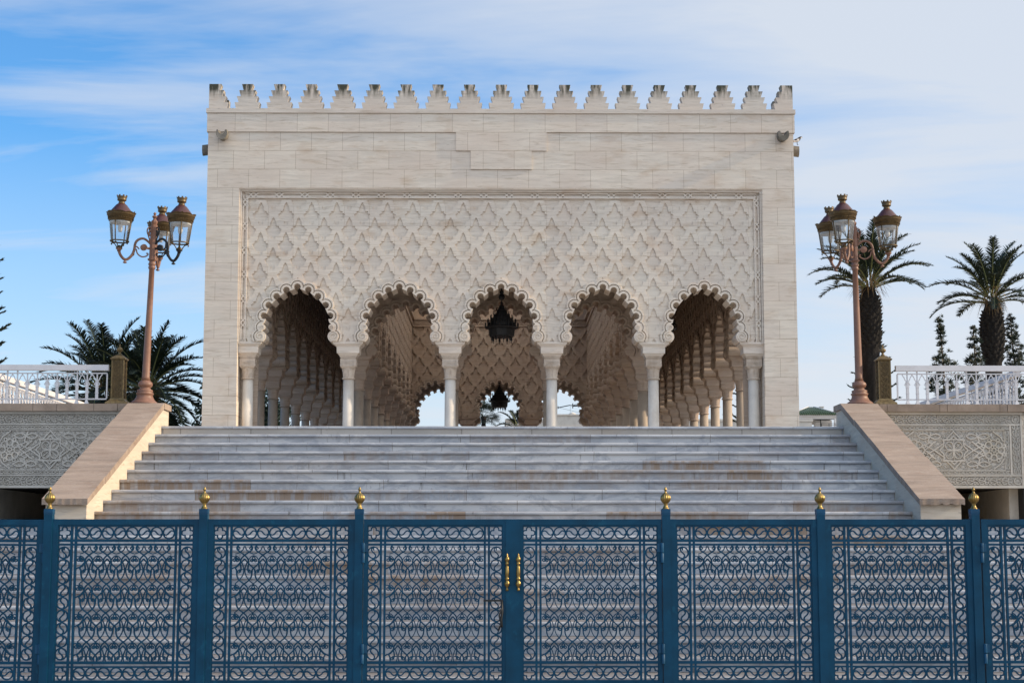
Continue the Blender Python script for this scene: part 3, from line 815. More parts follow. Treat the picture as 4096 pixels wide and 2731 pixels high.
def street_lamp(angles, black=None):
    root = empty('street_lamp')
    b_ = MB(); b_.lathe((0, 0, 0), [(.235, 0), (.235, .02), (.215, .035), (.17, .07), (.14, .125), (.135, .16), (.15, .175), (.15, .195), (.125, .205), (.135, .225), (.135, .245), (.10, .262), (.085, .29), (.115, .31), (.125, .345), (.115, .385), (.085, .405), (.078, .42)], 28, lambda a, h: 1 + (.02 * math.sin(a * 8) if .03 < h < .13 else 0))
    b_.build('base', 'terra', root)
    p_ = MB(); p_.lathe((0, 0, .42), [(.080, 0), (.066, .06), (.060, .5), (.052, 1.3), (.046, 1.99), (.058, 2.00), (.062, 2.03), (.05, 2.05), (.062, 2.07), (.066, 2.095), (.052, 2.115), (.054, 2.14), (.080, 2.155), (.082, 2.18), (.06, 2.185)], 24,
                   lambda a, h: 1 + (.05 * math.sin(a * 2 + h * 16) ** 8 if .1 < h < 2.1 else 0))
    p_.build('pole', 'terra', root)
    s_ = MB(); s_.lathe((0, 0, 2.605), [(.062, 0), (.062, .60), (.045, .61), (.058, .66), (.058, .675), (.03, .71), (.022, .73), (.045, .755), (.045, .77), (.018, .785), (.018, .795), (.026, .81), (.026, .825), (.006, .845)], 8, None, True, False)
    s_.build('post_head', 'terra', root)
    for i, a in enumerate(angles):
        me = ARM
        if black == i:
            me = ARM.copy(); me.materials.clear(); me.materials.append(M['darkiron'])
        put('bracket_arm', me, root, (0, 0, 2.565), R(a))
        L = empty('lantern', (.60 * math.cos(R(a)), .60 * math.sin(R(a)), 2.565 + .165), R(a), root); L.scale = (.95, .95, .96)
        for nme, key in (('glass', 'glass'), ('frame', 'frame'), ('bracket', 'bracket'), ('cornice', 'cornice'), ('roof', 'roof'), ('crown', 'crown'), ('reflector', 'bulb')):
            put(nme, LAN[key], L)
    return root
l1 = street_lamp((210, 330, 90), 1); l1.location = (CX - 6.20, 28.30, 4.166); l1.rotation_euler = (0, R(1.6), 0); l1.scale = (1, 1, .977)
tag(l1, 'salmon iron lamp post with three lanterns, one arm painted black', 'street lamp', 'three-lantern lamp posts')
l2 = street_lamp((1, 241, 121)); l2.location = (CX + 6.19, 28.30, 4.166); l2.rotation_euler = (0, R(-.6), 0); l2.scale = (1, 1, .977)
tag(l2, 'salmon iron lamp post with three lanterns, beside the tall palm trunk', 'street lamp', 'three-lantern lamp posts')

# ------------------------------------------------------------------ the arcaded hall
HB = BAY / 2
LOBES = [(0, 1.429), (.283, 1.343), (.535, 1.177), (.738, .948), (.853, .668)]
LR = .087
def opening_half():
    """right half of the lobed arch opening, from the crown down to (.85,0)"""
    out = []
    for i, (x, z) in enumerate(LOBES):
        d = Vector((0 - x, .50 - z)).normalized(); t = Vector((-d.y, d.x))   # inward; t points clockwise side
        ai = math.atan2(d.y, d.x); cut = .050; hw = math.acos(cut / LR)
        # arc from neck to neck, going round the outside, from the crown side to the spring side
        a0 = ai - hw; a1 = ai - (2 * PI - hw)
        n = 12
        arc = [(x + LR * math.cos(a0 + (a1 - a0) * j / n), z + LR * math.sin(a0 + (a1 - a0) * j / n)) for j in range(n + 1)]
        if i == 0: arc = [p for p in arc if p[0] >= -1e-6]
        else:
            if arc[0][1] < arc[-1][1] and i < 4: arc = arc[::-1]
            if i == 4 and arc[0][1] < arc[-1][1]: arc = arc[::-1]
        out += arc
    out += [(.815, .585), (.838, .500), (.885, .455)]
    out += [(.892 + .073 * math.cos(a), .376 + .073 * math.sin(a)) for a in [PI * (.60 + .80 * j / 8) for j in range(9)]]
    out += [(.90, .272)]
    out += [(.952 + .152 * math.cos(a), .134 + .152 * math.sin(a)) for a in [PI * (.68 + .56 * j / 8) for j in range(9)]]
    out += [(.868, 0.0)]
    return out
OH = opening_half()
if OH[0][0] > 1e-6: OH = [(0, LOBES[0][1] + LR)] + OH
else: OH[0] = (0, OH[0][1])
OPEN = [(-x, z) for x, z in OH[:0:-1]] + OH           # from the left spring over the crown to the right spring
def scallop(r, last):
    """outer scalloped outline at distance r round the lobe centres, right half, crown to spring"""
    C = LOBES + [(.892, .376), (.948, .134)]
    rr_ = [r] * 5 + [r * .96, r * 1.04]
    out = []; prev = None
    for i in range(len(C)):
        x, z = C[i]; a_in = PI / 2 if i == 0 else prev
        if i + 1 < len(C):
            x2, z2 = C[i + 1]; d = math.hypot(x2 - x, z2 - z); r1, r2 = rr_[i], rr_[i + 1]
            k = (d * d + r1 * r1 - r2 * r2) / (2 * d); h = math.sqrt(max(0, r1 * r1 - k * k))
            ux, uz = (x2 - x) / d, (z2 - z) / d
            px, pz = x + ux * k - uz * h, z + uz * k + ux * h
            a_out = math.atan2(pz - z, px - x); prev = math.atan2(pz - z2, px - x2)
        else:
            a_out = math.asin(max(-1, min(1, (last - z) / rr_[i])))
        n = 7
        out += [(x + rr_[i] * math.cos(a_in + (a_out - a_in) * j / n), z + rr_[i] * math.sin(a_in + (a_out - a_in) * j / n)) for j in range(n + 1)]
    return out
def full(half): return [(-x, z) for x, z in half[:0:-1]] + half
OUT1 = full(scallop(.222, .012)); OUT2 = full(scallop(.200, .012)); OUT3 = full(scallop(.166, .03)); OUT4 = full(scallop(.142, .03))
def close_down(lp, z=-.001):
    return lp + [(lp[-1][0], z), (lp[0][0], z)]
P_OPEN = close_down(OPEN, -.05); P1 = close_down(OUT1, -.05); P2 = close_down(OUT2, -.05); P3 = close_down(OUT3, -.05); P4 = close_down(OUT4, -.05)
CELL = [(0, 0), (.016, -.018), (.034, -.045), (.052, -.085), (.068, -.130), (.080, -.180), (.088, -.238), (.152, -.242), (.152, -.292), (.215, -.326),
        (.198, -.385), (.170, -.445), (.128, -.506), (.060, -.508), (.056, -.585), (0, -.622)]
CELL = CELL + [(-x, z) for x, z in CELL[-2:0:-1]]
CELLS = []
for n in range(-1, 6):
    for xs, dz in (((-.99, -.33, .33, .99), 0.0), ((-1.32, -.66, 0, .66, 1.32), -.397)):
        for xc in xs: CELLS.append((xc * HB / 1.32, 3.674 - .794 * n + dz))
def cell(c, k=1.0): return [(c[0] + x * k, c[1] - .30 * (1 - k) + z * k) for x, z in CELL]
RECT = [(-HB, 0), (HB, 0), (HB, HL), (-HB, HL)]
def clip_loops(k): 
    ls = []
    for c in CELLS:
        lp = cell(c, k)
        zs = [p[1] for p in lp]
        if max(zs) < 0 or min(zs) > HL + .1: continue
        ls.append(lp)
    return ls
def in_cells(x, z, cells):
    for lp, (x0, x1, z0, z1) in cells:
        if x0 < x < x1 and z0 < z < z1 and pip((x, z), lp): return True
    return False
def with_box(lps): return [(lp, (min(p[0] for p in lp), max(p[0] for p in lp), min(p[1] for p in lp), max(p[1] for p in lp))) for lp in lps]
def bay_meshes(dp=.040):
    D0 = .285                       # half thickness of the core
    mb = MB()
    inr = lambda x, z: -HB < x < HB and 0 < z < HL
    region(mb, [RECT, P_OPEN], lambda x, z: inr(x, z) and not pip((x, z), P_OPEN), -D0, D0, True)
    core = mb.mesh('arch_wall', 'trav_field')
    la = MB()
    lay = [(1.0, -D0 - dp, -D0 - dp * .45), (.90, -D0 - dp * .45, -D0)]
    for k, y0, y1 in lay:
        cl = with_box(clip_loops(k))
        region(la, [RECT, P1] + [c[0] for c in cl], lambda x, z: inr(x, z) and not pip((x, z), P1) and not in_cells(x, z, cl), y0, y1)
    la2 = MB(); la2.v = [(-x, -y, z) for x, y, z in la.v] + [(x, y, z) for x, y, z in la.v]
    n = len(la.v); la2.f = [list(f) for f in la.f] + [[i + n for i in f] for f in la.f]; la2.sm = [False] * len(la2.f)
    lattice = la2.mesh('lattice_relief', 'trav_field')
    ar = MB()
    for s in (1, -1):
        y = lambda a: s * a
        def reg(Po, Pi, a, e): region(ar, [RECT, Po, Pi], lambda x, z: z > 0 and abs(x) < HB and pip((x, z), Po) and not pip((x, z), Pi), y(a), y(e))
        reg(P1, P2, -D0 - .070, -D0)
        reg(P2, P3, -D0 - .105, -D0)
        reg(P3, P4, -D0 - .045, -D0)
        reg(P4, P_OPEN, -D0 - .110, -D0)
        for sx in (1, -1):          # spiral volutes
            ar.ribbon(spiral(sx * .948, .134, .135, .02, (PI * .62 if sx > 0 else PI * .38), -1.9 * sx, 34), .026, y(-D0 - .130), y(-D0 - .109))
            ar.ribbon(spiral(sx * .892, .376, .064, .012, (-PI * .45 if sx > 0 else -PI * .55), 1.5 * sx, 24), .018, y(-D0 - .126), y(-D0 - .109))
    arch = ar.mesh('archivolt', 'trav_field')
    return core, lattice, arch
B_CORE, B_LAT, B_ARCH = bay_meshes()
hall = empty('arcaded_hall', (CX, YF, ZT))
tag(hall, 'cream stone hall with five lobed arches, carved lattice wall and stepped battlements', 'hall')
def hp(name, me, loc, rz=0.0, scale=(1, 1, 1), parent=None):
    """part of the hall, placed in world measures relative to its base"""
    return put(name, me, parent or hall, (loc[0] - CX, loc[1] - YF, loc[2] - ZT), rz, scale)
def hb(mb, name, mat, parent=None, loc=(CX, YF, ZT)):
    return hp(name, mb.mesh(name, mat), loc, parent=parent)
def recolour(me, mat):
    c = me.copy(); c.materials.clear(); c.materials.append(M[mat]); return c
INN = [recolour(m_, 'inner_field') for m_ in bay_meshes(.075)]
def bay(x, y, rz=0.0, sx=1.0, front=False):
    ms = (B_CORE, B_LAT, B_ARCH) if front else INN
    a = hp('arch_wall', ms[0], (x, y, ZI), rz, (sx, 1, 1))
    put('lattice_relief', ms[1], a); put('archivolt', ms[2], a)
# --- columns
def col_meshes():
    h0 = 6.05 - ZT
    s_ = MB(); s_.lathe((0, 0, 0), [(.20, 0), (.20, .05), (.185, .07), (.20, .10), (.19, .13), (.15, .15), (.148, .18), (.146, .6), (.138, h0 - .03)], 28)
    s_.box(-.21, .21, -.21, .21, -.06, .0)
    c_ = MB()
    c_.lathe((0, 0, h0), [(.145, -.035), (.170, -.025), (.172, 0.0), (.150, .012)], 28)
    c_.lathe((0, 0, h0), [(.142, .01), (.150, .06), (.158, .16), (.172, .225), (.182, .245), (.17, .255)], 56, lambda a, h: 1 - (.10 * (math.sin(a * 7) > .72) if .04 < h < .215 else 0), True, False)
    z0 = 6.30 - ZT
    c_.frustum((0, 0), .33, .33, .395, .395, z0, z0 + .05); c_.frustum((0, 0), .395, .395, .405, .405, z0 + .05, z0 + .225)
    c_.frustum((0, 0), .405, .405, .43, .43, z0 + .225, z0 + .243)
    c_.frustum((0, 0), .38, .38, .40, .40, z0 + .243, z0 + .275); c_.frustum((0, 0), .42, .42, .46, .46, z0 + .275, z0 + .325)
    for i in range(4):                                      # leaf scrolls carved on the block
        t = MB()
        for s in (1, -1):
            for r_, cx_, cz_, a_ in ((.040, .055, .135, 0), (.038, .140, .165, 2.2), (.036, .135, .085, 4.0), (.026, .05, .055, 1.0)):
                t.ribbon([(s * a, c) for a, c in spiral(cx_, z0 + cz_, r_, .008, a_, 1.5, 12)], .013, -.209, -.195)
        t.ribbon(circle(0, z0 + .15, .022, 8), .014, -.210, -.195, True)
        k = PI / 2 * i; c, s = math.cos(k), math.sin(k)
        c_.add([(c * x - s * y, s * x + c * y, z) for x, y, z in t.v], t.f)
    i_ = MB(); z = 6.625 - ZT
    i_.frustum((0, 0), .46, .46, .53, .53, z, z + .055); i_.frustum((0, 0), .575, .575, .585, .585, z + .055, z + .225)
    i_.frustum((0, 0), .60, .60, .66, .64, z + .225, z + .262); i_.frustum((0, 0), .69, .66, .74, .69, z + .262, z + .292); i_.box(-.385, .385, -.355, .355, z + .292, ZI - ZT)
    return s_.mesh('shaft', 'column'), c_.mesh('capital', 'capital'), i_.mesh('impost', 'trav_plain')
C_SH, C_CAP, C_IMP = col_meshes()
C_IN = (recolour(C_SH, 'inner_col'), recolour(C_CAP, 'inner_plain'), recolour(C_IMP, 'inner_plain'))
def column(x, y, rz=0.0, front=False):
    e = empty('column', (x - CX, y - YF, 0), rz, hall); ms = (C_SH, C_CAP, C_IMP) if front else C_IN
    put('shaft', ms[0], e); put('capital', ms[1], e); put('impost', ms[2], e)
YA = YF + .46                                               # axis of the front arcade
for i in range(5): bay(CX + (i - 2) * BAY, YA, front=True)
for i in range(6): column(CX + (i - 2.5) * BAY + (.03 if i == 0 else -.03 if i == 5 else 0), YA, front=True)
XI = 1.5 * BAY; XO = 6.72; NB_ = 8
for i in range(3): bay(CX + (i - 1) * BAY, Y2)               # second row behind the front gallery
for sx in (-.5, .5): column(CX + sx * BAY, Y2)
for sx in (-1, 1):
    for k in range(NB_ + 1):
        column(CX + sx * XI, Y2 + k * DB); column(CX + sx * XO, Y2 + k * DB)
    for k in range(NB_):
        bay(CX + sx * XI, Y2 + (k + .5) * DB, PI / 2, DB / BAY)
    bay(CX + sx * XO, Y2 - DB / 2, PI / 2, DB / BAY)
    for k in range(NB_ + 1): bay(CX + sx * XO, Y2 + (k + .5) * DB, PI / 2, DB / BAY)
YR = Y2 + NB_ * DB                                          # rear wall of the court
for i in range(3): bay(CX + (i - 1) * BAY, YR)
for sx in (-.5, .5): column(CX + sx * BAY, YR)
YB = YR + 3.2
for i in range(5): bay(CX + (i - 2) * BAY, YB)
for i in range(6): column(CX + (i - 2.5) * BAY, YB)

# --- front wall round the carved field
FW = 7.67; FX = 6.83; FZ = 10.97 - ZT
mb = MB()
outer = [(-FW, 0), (FW, 0), (FW, 12.48 - ZT), (-FW, 12.48 - ZT)]
hole = [(-FX + .05, -.5), (FX - .05, -.5), (FX, FZ), (-FX, FZ)]
region(mb, [outer, hole], lambda x, z: abs(x) < FW and 0 < z < 12.48 - ZT and not pip((x, z), hole), 0, .95, True)
fw = hb(mb, 'facade_wall', 'trav')
mb = MB()
# moulded reveal, interlaced border, its two lists
for w_, a, y0 in ((.035, FX - .012, .03), (.03, FX - .05, .055)):
    mb.ribbon([(-a, ZI - ZT - .05), (-a, FZ - (FX - a)), (a, FZ - (FX - a)), (a, ZI - ZT - .05)], w_, y0, .20)
mb.box(-FX, FX, .16, .90, FZ - .2, FZ + .0); 
for s in (-1, 1): mb.box(*sorted((s * 6.606, s * (FX - .002))), .16, .90, ZI - ZT, FZ - .2)
mb.box(-6.66, 6.66, .165, .75, HL + ZI - ZT, FZ - .2)
hb(mb, 'frame_moulding', 'trav_plain', fw)
mb = MB()
zc = 10.83 - ZT; xc = 6.685
def interlace(mb, L, p0, dirx, off=0):
    """chain border: two bands crossing twice in each repeat"""
    n = max(1, round(L / .66)); p = L / n
    for i in range(n):
        for s in (1, -1):
            path = [(0, .042), (.10, .042), (.18, -.042), (.235, -.042), (.315, .042), (.62, .042), (.66, .042)] if s > 0 else \
                   [(0, -.042), (.10, -.042), (.18, .042), (.235, .042), (.315, -.042), (.62, -.042), (.66, -.042)]
            pts = [(i * p + a * p / .66, c) for a, c in path]
            mb.ribbon([(p0[0] + a, p0[1] + c) if dirx else (p0[0] + c, p0[1] - a) for a, c in pts], .034, .105 + (.006 if s > 0 else .012), .165)
interlace(mb, 2 * xc, (-xc, zc), True)
for s in (-1, 1): interlace(mb, zc - (7.02 - ZT), (s * xc, zc), False)
mb.ribbon([(-6.62, ZI - ZT), (-6.62, 10.755 - ZT), (6.62, 10.755 - ZT), (6.62, ZI - ZT)], .03, .10, .165)
mb.ribbon([(-6.75, ZI - ZT), (-6.75, 10.895 - ZT), (6.75, 10.895 - ZT), (6.75, ZI - ZT)], .014, .12, .165)
hb(mb, 'interlace_border', 'trav_plain', fw)
# --- band with a stepped pendant in the middle, cornice
mb = MB()
z = lambda a: a - ZT
lp = [(-FW - .035, z(12.98)), (-FW - .035, z(12.475)), (-1.19, z(12.475)), (-1.19, z(11.98)), (-.80, z(11.98)), (-.80, z(11.486)), (.80, z(11.486)), (.80, z(11.98)), (1.19, z(11.98)), (1.19, z(12.475)), (FW + .035, z(12.475)), (FW + .035, z(12.98))]
region(mb, [lp], lambda x, zz_: pip((x, zz_), lp), -.03, 0.0, True)
mb.box(-FW - .035, FW + .035, 0.002, .95, z(12.478), z(12.98))
hb(mb, 'stepped_band', 'trav')
mb = MB(); mb.box(-FW - .06, FW + .06, -.06, .6, z(12.982), z(13.10)); hb(mb, 'cornice', 'trav_merlon')
# --- battlements
TIERS = [(.59, .665, 0, .17), (.45, .56, .17, .335), (.34, .44, .335, .495), (.205, .295, .495, .66)]
def merlon_mesh(half=0):
    m = MB()
    loop = []
    for w0, w1, z0, z1 in TIERS: loop += [(w0 / 2, z0), (w1 / 2, z1)]
    if half == 0: loop = loop + [(-x, zz_) for x, zz_ in loop[::-1]]
    else: loop = loop + [(-.17, .66), (-.17, 0)]
    region(m, [loop], lambda x, zz_: pip((x, zz_), loop), -.13, .13, True)
    return m.mesh('merlon', 'trav_merlon')
MER = merlon_mesh(); MERH = merlon_mesh(1)
for k in range(17): hp('merlon', MER, (CX + (k - 8) * .833 + rnd.uniform(-.006, .006), YF + .11, 13.101), rnd.uniform(-.015, .015))
hp('merlon', MERH, (CX - FW + .17, YF + .11, 13.101)); hp('merlon', MERH, (CX + FW - .17, YF + .11, 13.101), PI)
for sx in (-1, 1):
    for k in range(12): hp('merlon', MER, (CX + sx * (FW - .13), YF + .85 + k * .833, 13.101), PI / 2)
# --- water spouts
def spout_mesh():
    m = MB(); n = 9; L = .34
    o = [(.135 * math.cos(PI + PI * i / n), .04 + .17 * math.sin(PI + PI * i / n)) for i in range(n + 1)]
    i_ = [(.075 * math.cos(PI + PI * i / n), .10 + .09 * math.sin(PI + PI * i / n)) for i in range(n + 1)]
    lp = o + [(.12, .13), (.085, .13)] + i_[::-1] + [(-.085, .13), (-.12, .13)]
    region(m, [lp], lambda x, zz_: pip((x, zz_), lp), -L, .05, True)
    for k, (x, y, zz_) in enumerate(m.v): m.v[k] = (x * (1 + .25 * (-y)), y, zz_ + y * .10)
    return m.mesh('waterspout', 'spout')
SP = spout_mesh()
hp('waterspout', SP, (CX - 7.27, YF, 12.36)); hp('waterspout', SP, (CX + 7.36, YF, 12.36))
hp('waterspout', SP, (CX - 7.62, YF + .5, 12.12), -PI / 2, (1, .8, 1)); hp('waterspout', SP, (CX + 7.62, YF + .5, 12.12), PI / 2, (1, .8, 1))
# --- upper walls, ceilings, roof, floor
mb = MB(); z0, z1 = HL + ZI - ZT, 12.7 - ZT
e = .36
for sx in (-1, 1):
    a, c = sorted((sx * (XO - e), sx * FW)); mb.box(a, c, .96, YB - YF + .5, z0, z1)
    a, c = sorted((sx * (XI - e), sx * (XI + e))); mb.box(a, c, Y2 - YF - e, YR - YF + e, z0 + .001, z1 - .001)
    a, c = sorted((sx * (XO - .34), sx * 7.4)); mb.box(a, c, .96, Y2 - YF - DB + .02, 0, z0)
    a, c = sorted((sx * (XI + .2), sx * (XO - .34)))
mb.box(-XI + e, XI - e, Y2 - YF - e, Y2 - YF + e, z0, z1 - .002)
mb.box(-XI + e, XI - e, YR - YF - e, YR - YF + e, z0, z1 - .002)
mb.box(-XO + e, XO - e, YB - YF - e, YB - YF + e, z0, z1 - .002)
mb.box(-XO + e, XO - e, .97, 1.2, FZ - .2, z1 - .002)
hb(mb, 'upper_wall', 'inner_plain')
mb = MB()
for x0, x1, y0, y1 in ((-XI + e, XI - e, 1.2, Y2 - YF - e), (-XO + e, -XI - e, 1.2, YB - YF - e), (XI + e, XO - e, 1.2, YB - YF - e), (-XI + e, XI - e, YR - YF + e, YB - YF - e)):
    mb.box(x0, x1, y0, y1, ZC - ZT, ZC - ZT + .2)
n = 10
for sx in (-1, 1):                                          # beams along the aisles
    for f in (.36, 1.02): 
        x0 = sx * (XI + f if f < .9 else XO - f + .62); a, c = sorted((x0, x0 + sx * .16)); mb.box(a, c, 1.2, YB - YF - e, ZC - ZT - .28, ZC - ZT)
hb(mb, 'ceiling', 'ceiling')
a0, a1, b0, b1 = -XI + e, XI - e, Y2 - YF + e, YR - YF - e
mb = MB(); mb.box(a0, a1, b0, b1, 11.70 - ZT, 11.73 - ZT); hb(mb, 'court_diffuser', 'court_diffuser')       # unseen translucent sheet, added to spread more light into the court
mb = MB()
for k in range(9): y = b0 + (b1 - b0) * k / 8; mb.box(a0, a1, y - .05 if 0 < k else y, y + .05 if k < 8 else y, 11.50 - ZT, 11.699 - ZT)
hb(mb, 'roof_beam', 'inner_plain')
mb = MB()                                                   # string course with interlace at the top of the court walls
for s in (-1, 1):
    a, c = sorted((s * (XI - e - .10), s * (XI - e))); mb.box(a, c, b0, b1, 10.98 - ZT, 11.06 - ZT); a, c = sorted((s * (XI - e - .05), s * (XI - e))); mb.box(a, c, b0, b1, 10.71 - ZT, 10.76 - ZT)
mb.box(a0, a1, b1 - .10, b1, 10.98 - ZT, 11.06 - ZT); mb.box(a0, a1, b1 - .05, b1, 10.71 - ZT, 10.76 - ZT)
t = MB(); interlace(t, 2 * XI - .8, (-XI + .4, 10.86 - ZT), True); mb.add([(x, y - .11 + b1 - .05, zz_) for x, y, zz_ in t.v], t.f)
hb(mb, 'string_course', 'inner_plain')
mb = MB(); mb.box(-FW, FW, -.2, YB - YF + .6, -.3, .0); hb(mb, 'floor', 'pave')
mb = MB(); mb.box(-XI + .3, XI - .3, .95, YB - YF - .5, .004, .014); hb(mb, 'bounce_absorber', 'bounce_absorber')  # unseen dark floor layer, added to soak up bounced light indoors

# ------------------------------------------------------------------ chandeliers
def chandelier():
    root = empty('chandelier')
    f_ = MB()
    prof = [(.0, 0), (.30, 0), (.34, .04), (.36, .22), (.44, .24), (.46, .27), (.44, .29), (.40, .30), (.38, .40), (.32, .41), (.30, .52), (.24, .53), (.22, .63), (.16, .64), (.14, .74), (.09, .76), (.07, .86), (.03, .90), (.03, .96)]
    f_.lathe((0, 0, 0), prof, 16, None, True, False)
    f_.lathe((0, 0, 1.02), [(.02, 0), (.07, .03), (.09, .09), (.07, .15), (.02, .18)], 14); f_.lathe((0, 0, 1.18), [(.015, 0), (.055, .03), (.055, .08), (.015, .12)], 12)
    f_.tube([(0, 0, .9), (0, 0, 2.9)], .02, 6)
    f_.build('frame', 'darkiron', root)
    for r, z_, h, n in ((.45, .27, .13, 22), (.385, .40, .11, 18), (.305, .52, .10, 14), (.225, .63, .09, 10), (.14, .74, .09, 8)):
        c_ = MB(); c_.lathe((0, 0, 0), [(.018, 0), (.012, .02), (.012, h - .02), (.004, h)], 5, None, True, False); me = c_.mesh('candle', 'darkiron')
        for i in range(n):
            a = 2 * PI * i / n; put('candle', me, root, (r * math.cos(a), r * math.sin(a), z_))
    p_ = MB()
    for i in range(8):
        a = 2 * PI * i / 8 + .2
        p_.lathe((.27 * math.cos(a), .27 * math.sin(a), -.16), [(.004, 0), (.012, .03), (.006, .06), (.028, .09), (.028, .14), (.012, .17)], 8)
    p_.build('pendant', 'darkiron', root)
    return root
c1_ = chandelier(); c1_.location = (CX + .02, 44.1, 7.33); c1_.scale = (1, 1, 1.0)
tag(c1_, 'large black tiered chandelier hanging in the middle front arch', 'chandelier', 'chandeliers of the hall')
c2_ = copy_tree(c1_); c2_.location = (CX, YR + 1.6, 7.52)
tag(c2_, 'smaller looking black chandelier silhouetted against the sky in the rear arch', 'chandelier', 'chandeliers of the hall')
c3_ = copy_tree(c1_); c3_.location = (CX + 4.95, 49.7, 8.05)
tag(c3_, 'dark chandelier inside the shadowed aisle, its candle tips catching light', 'chandelier', 'chandeliers of the hall')

# ------------------------------------------------------------------ bird on the spout
def skin_body(name, pts, edges, radii, mat, parent=None):
    me = bpy.data.meshes.new(name); me.from_pydata(pts, edges, []); o = put(name, me, parent)
    sk = o.modifiers.new('skin', 'SKIN')
    for i, r in enumerate(radii): me.skin_vertices[0].data[i].radius = r if isinstance(r, tuple) else (r, r)
    me.skin_vertices[0].data[0].use_root = True
    ss = o.modifiers.new('sub', 'SUBSURF'); ss.levels = 2; ss.render_levels = 2
    dg = bpy.context.evaluated_depsgraph_get(); ev = bpy.data.meshes.new_from_object(o.evaluated_get(dg))
    o.modifiers.clear(); o.data = ev
    ev.polygons.foreach_set('use_smooth', [True] * len(ev.polygons))
    ev.materials.clear()
    for m_ in mat: ev.materials.append(M[m_])
    return o
bird = empty('bird', (CX + 7.86, YF + .5, 12.295))
tag(bird, 'small black and white bird perched on the side waterspout', 'bird')
body = skin_body('body', [(-.17, 0, .075), (-.06, 0, .10), (.0, 0, .115), (.05, 0, .145), (.085, 0, .195), (.115, 0, .20), (.15, 0, .195)], [(i, i + 1) for i in range(6)],
                 [(.012, .02), (.04, .045), (.058, .058), (.05, .05), (.034, .034), (.03, .03), (.007, .007)], ['birdblack', 'birdwhite'], bird)
for p_ in body.data.polygons:
    c = p_.center
    if (c.z < .105 and c.x > -.10) or (-.01 < c.x < .05 and .09 < c.z < .15) or (c.x > .10 and c.z < .195 and c.x < .135): p_.material_index = 1
m_ = MB()
for s in (-1, 1): m_.tube([(.0, s * .02, .07), (.005, s * .02, .0), (.03, s * .022, -.012)], .005, 5)
m_.build('legs', 'birdblack', bird)

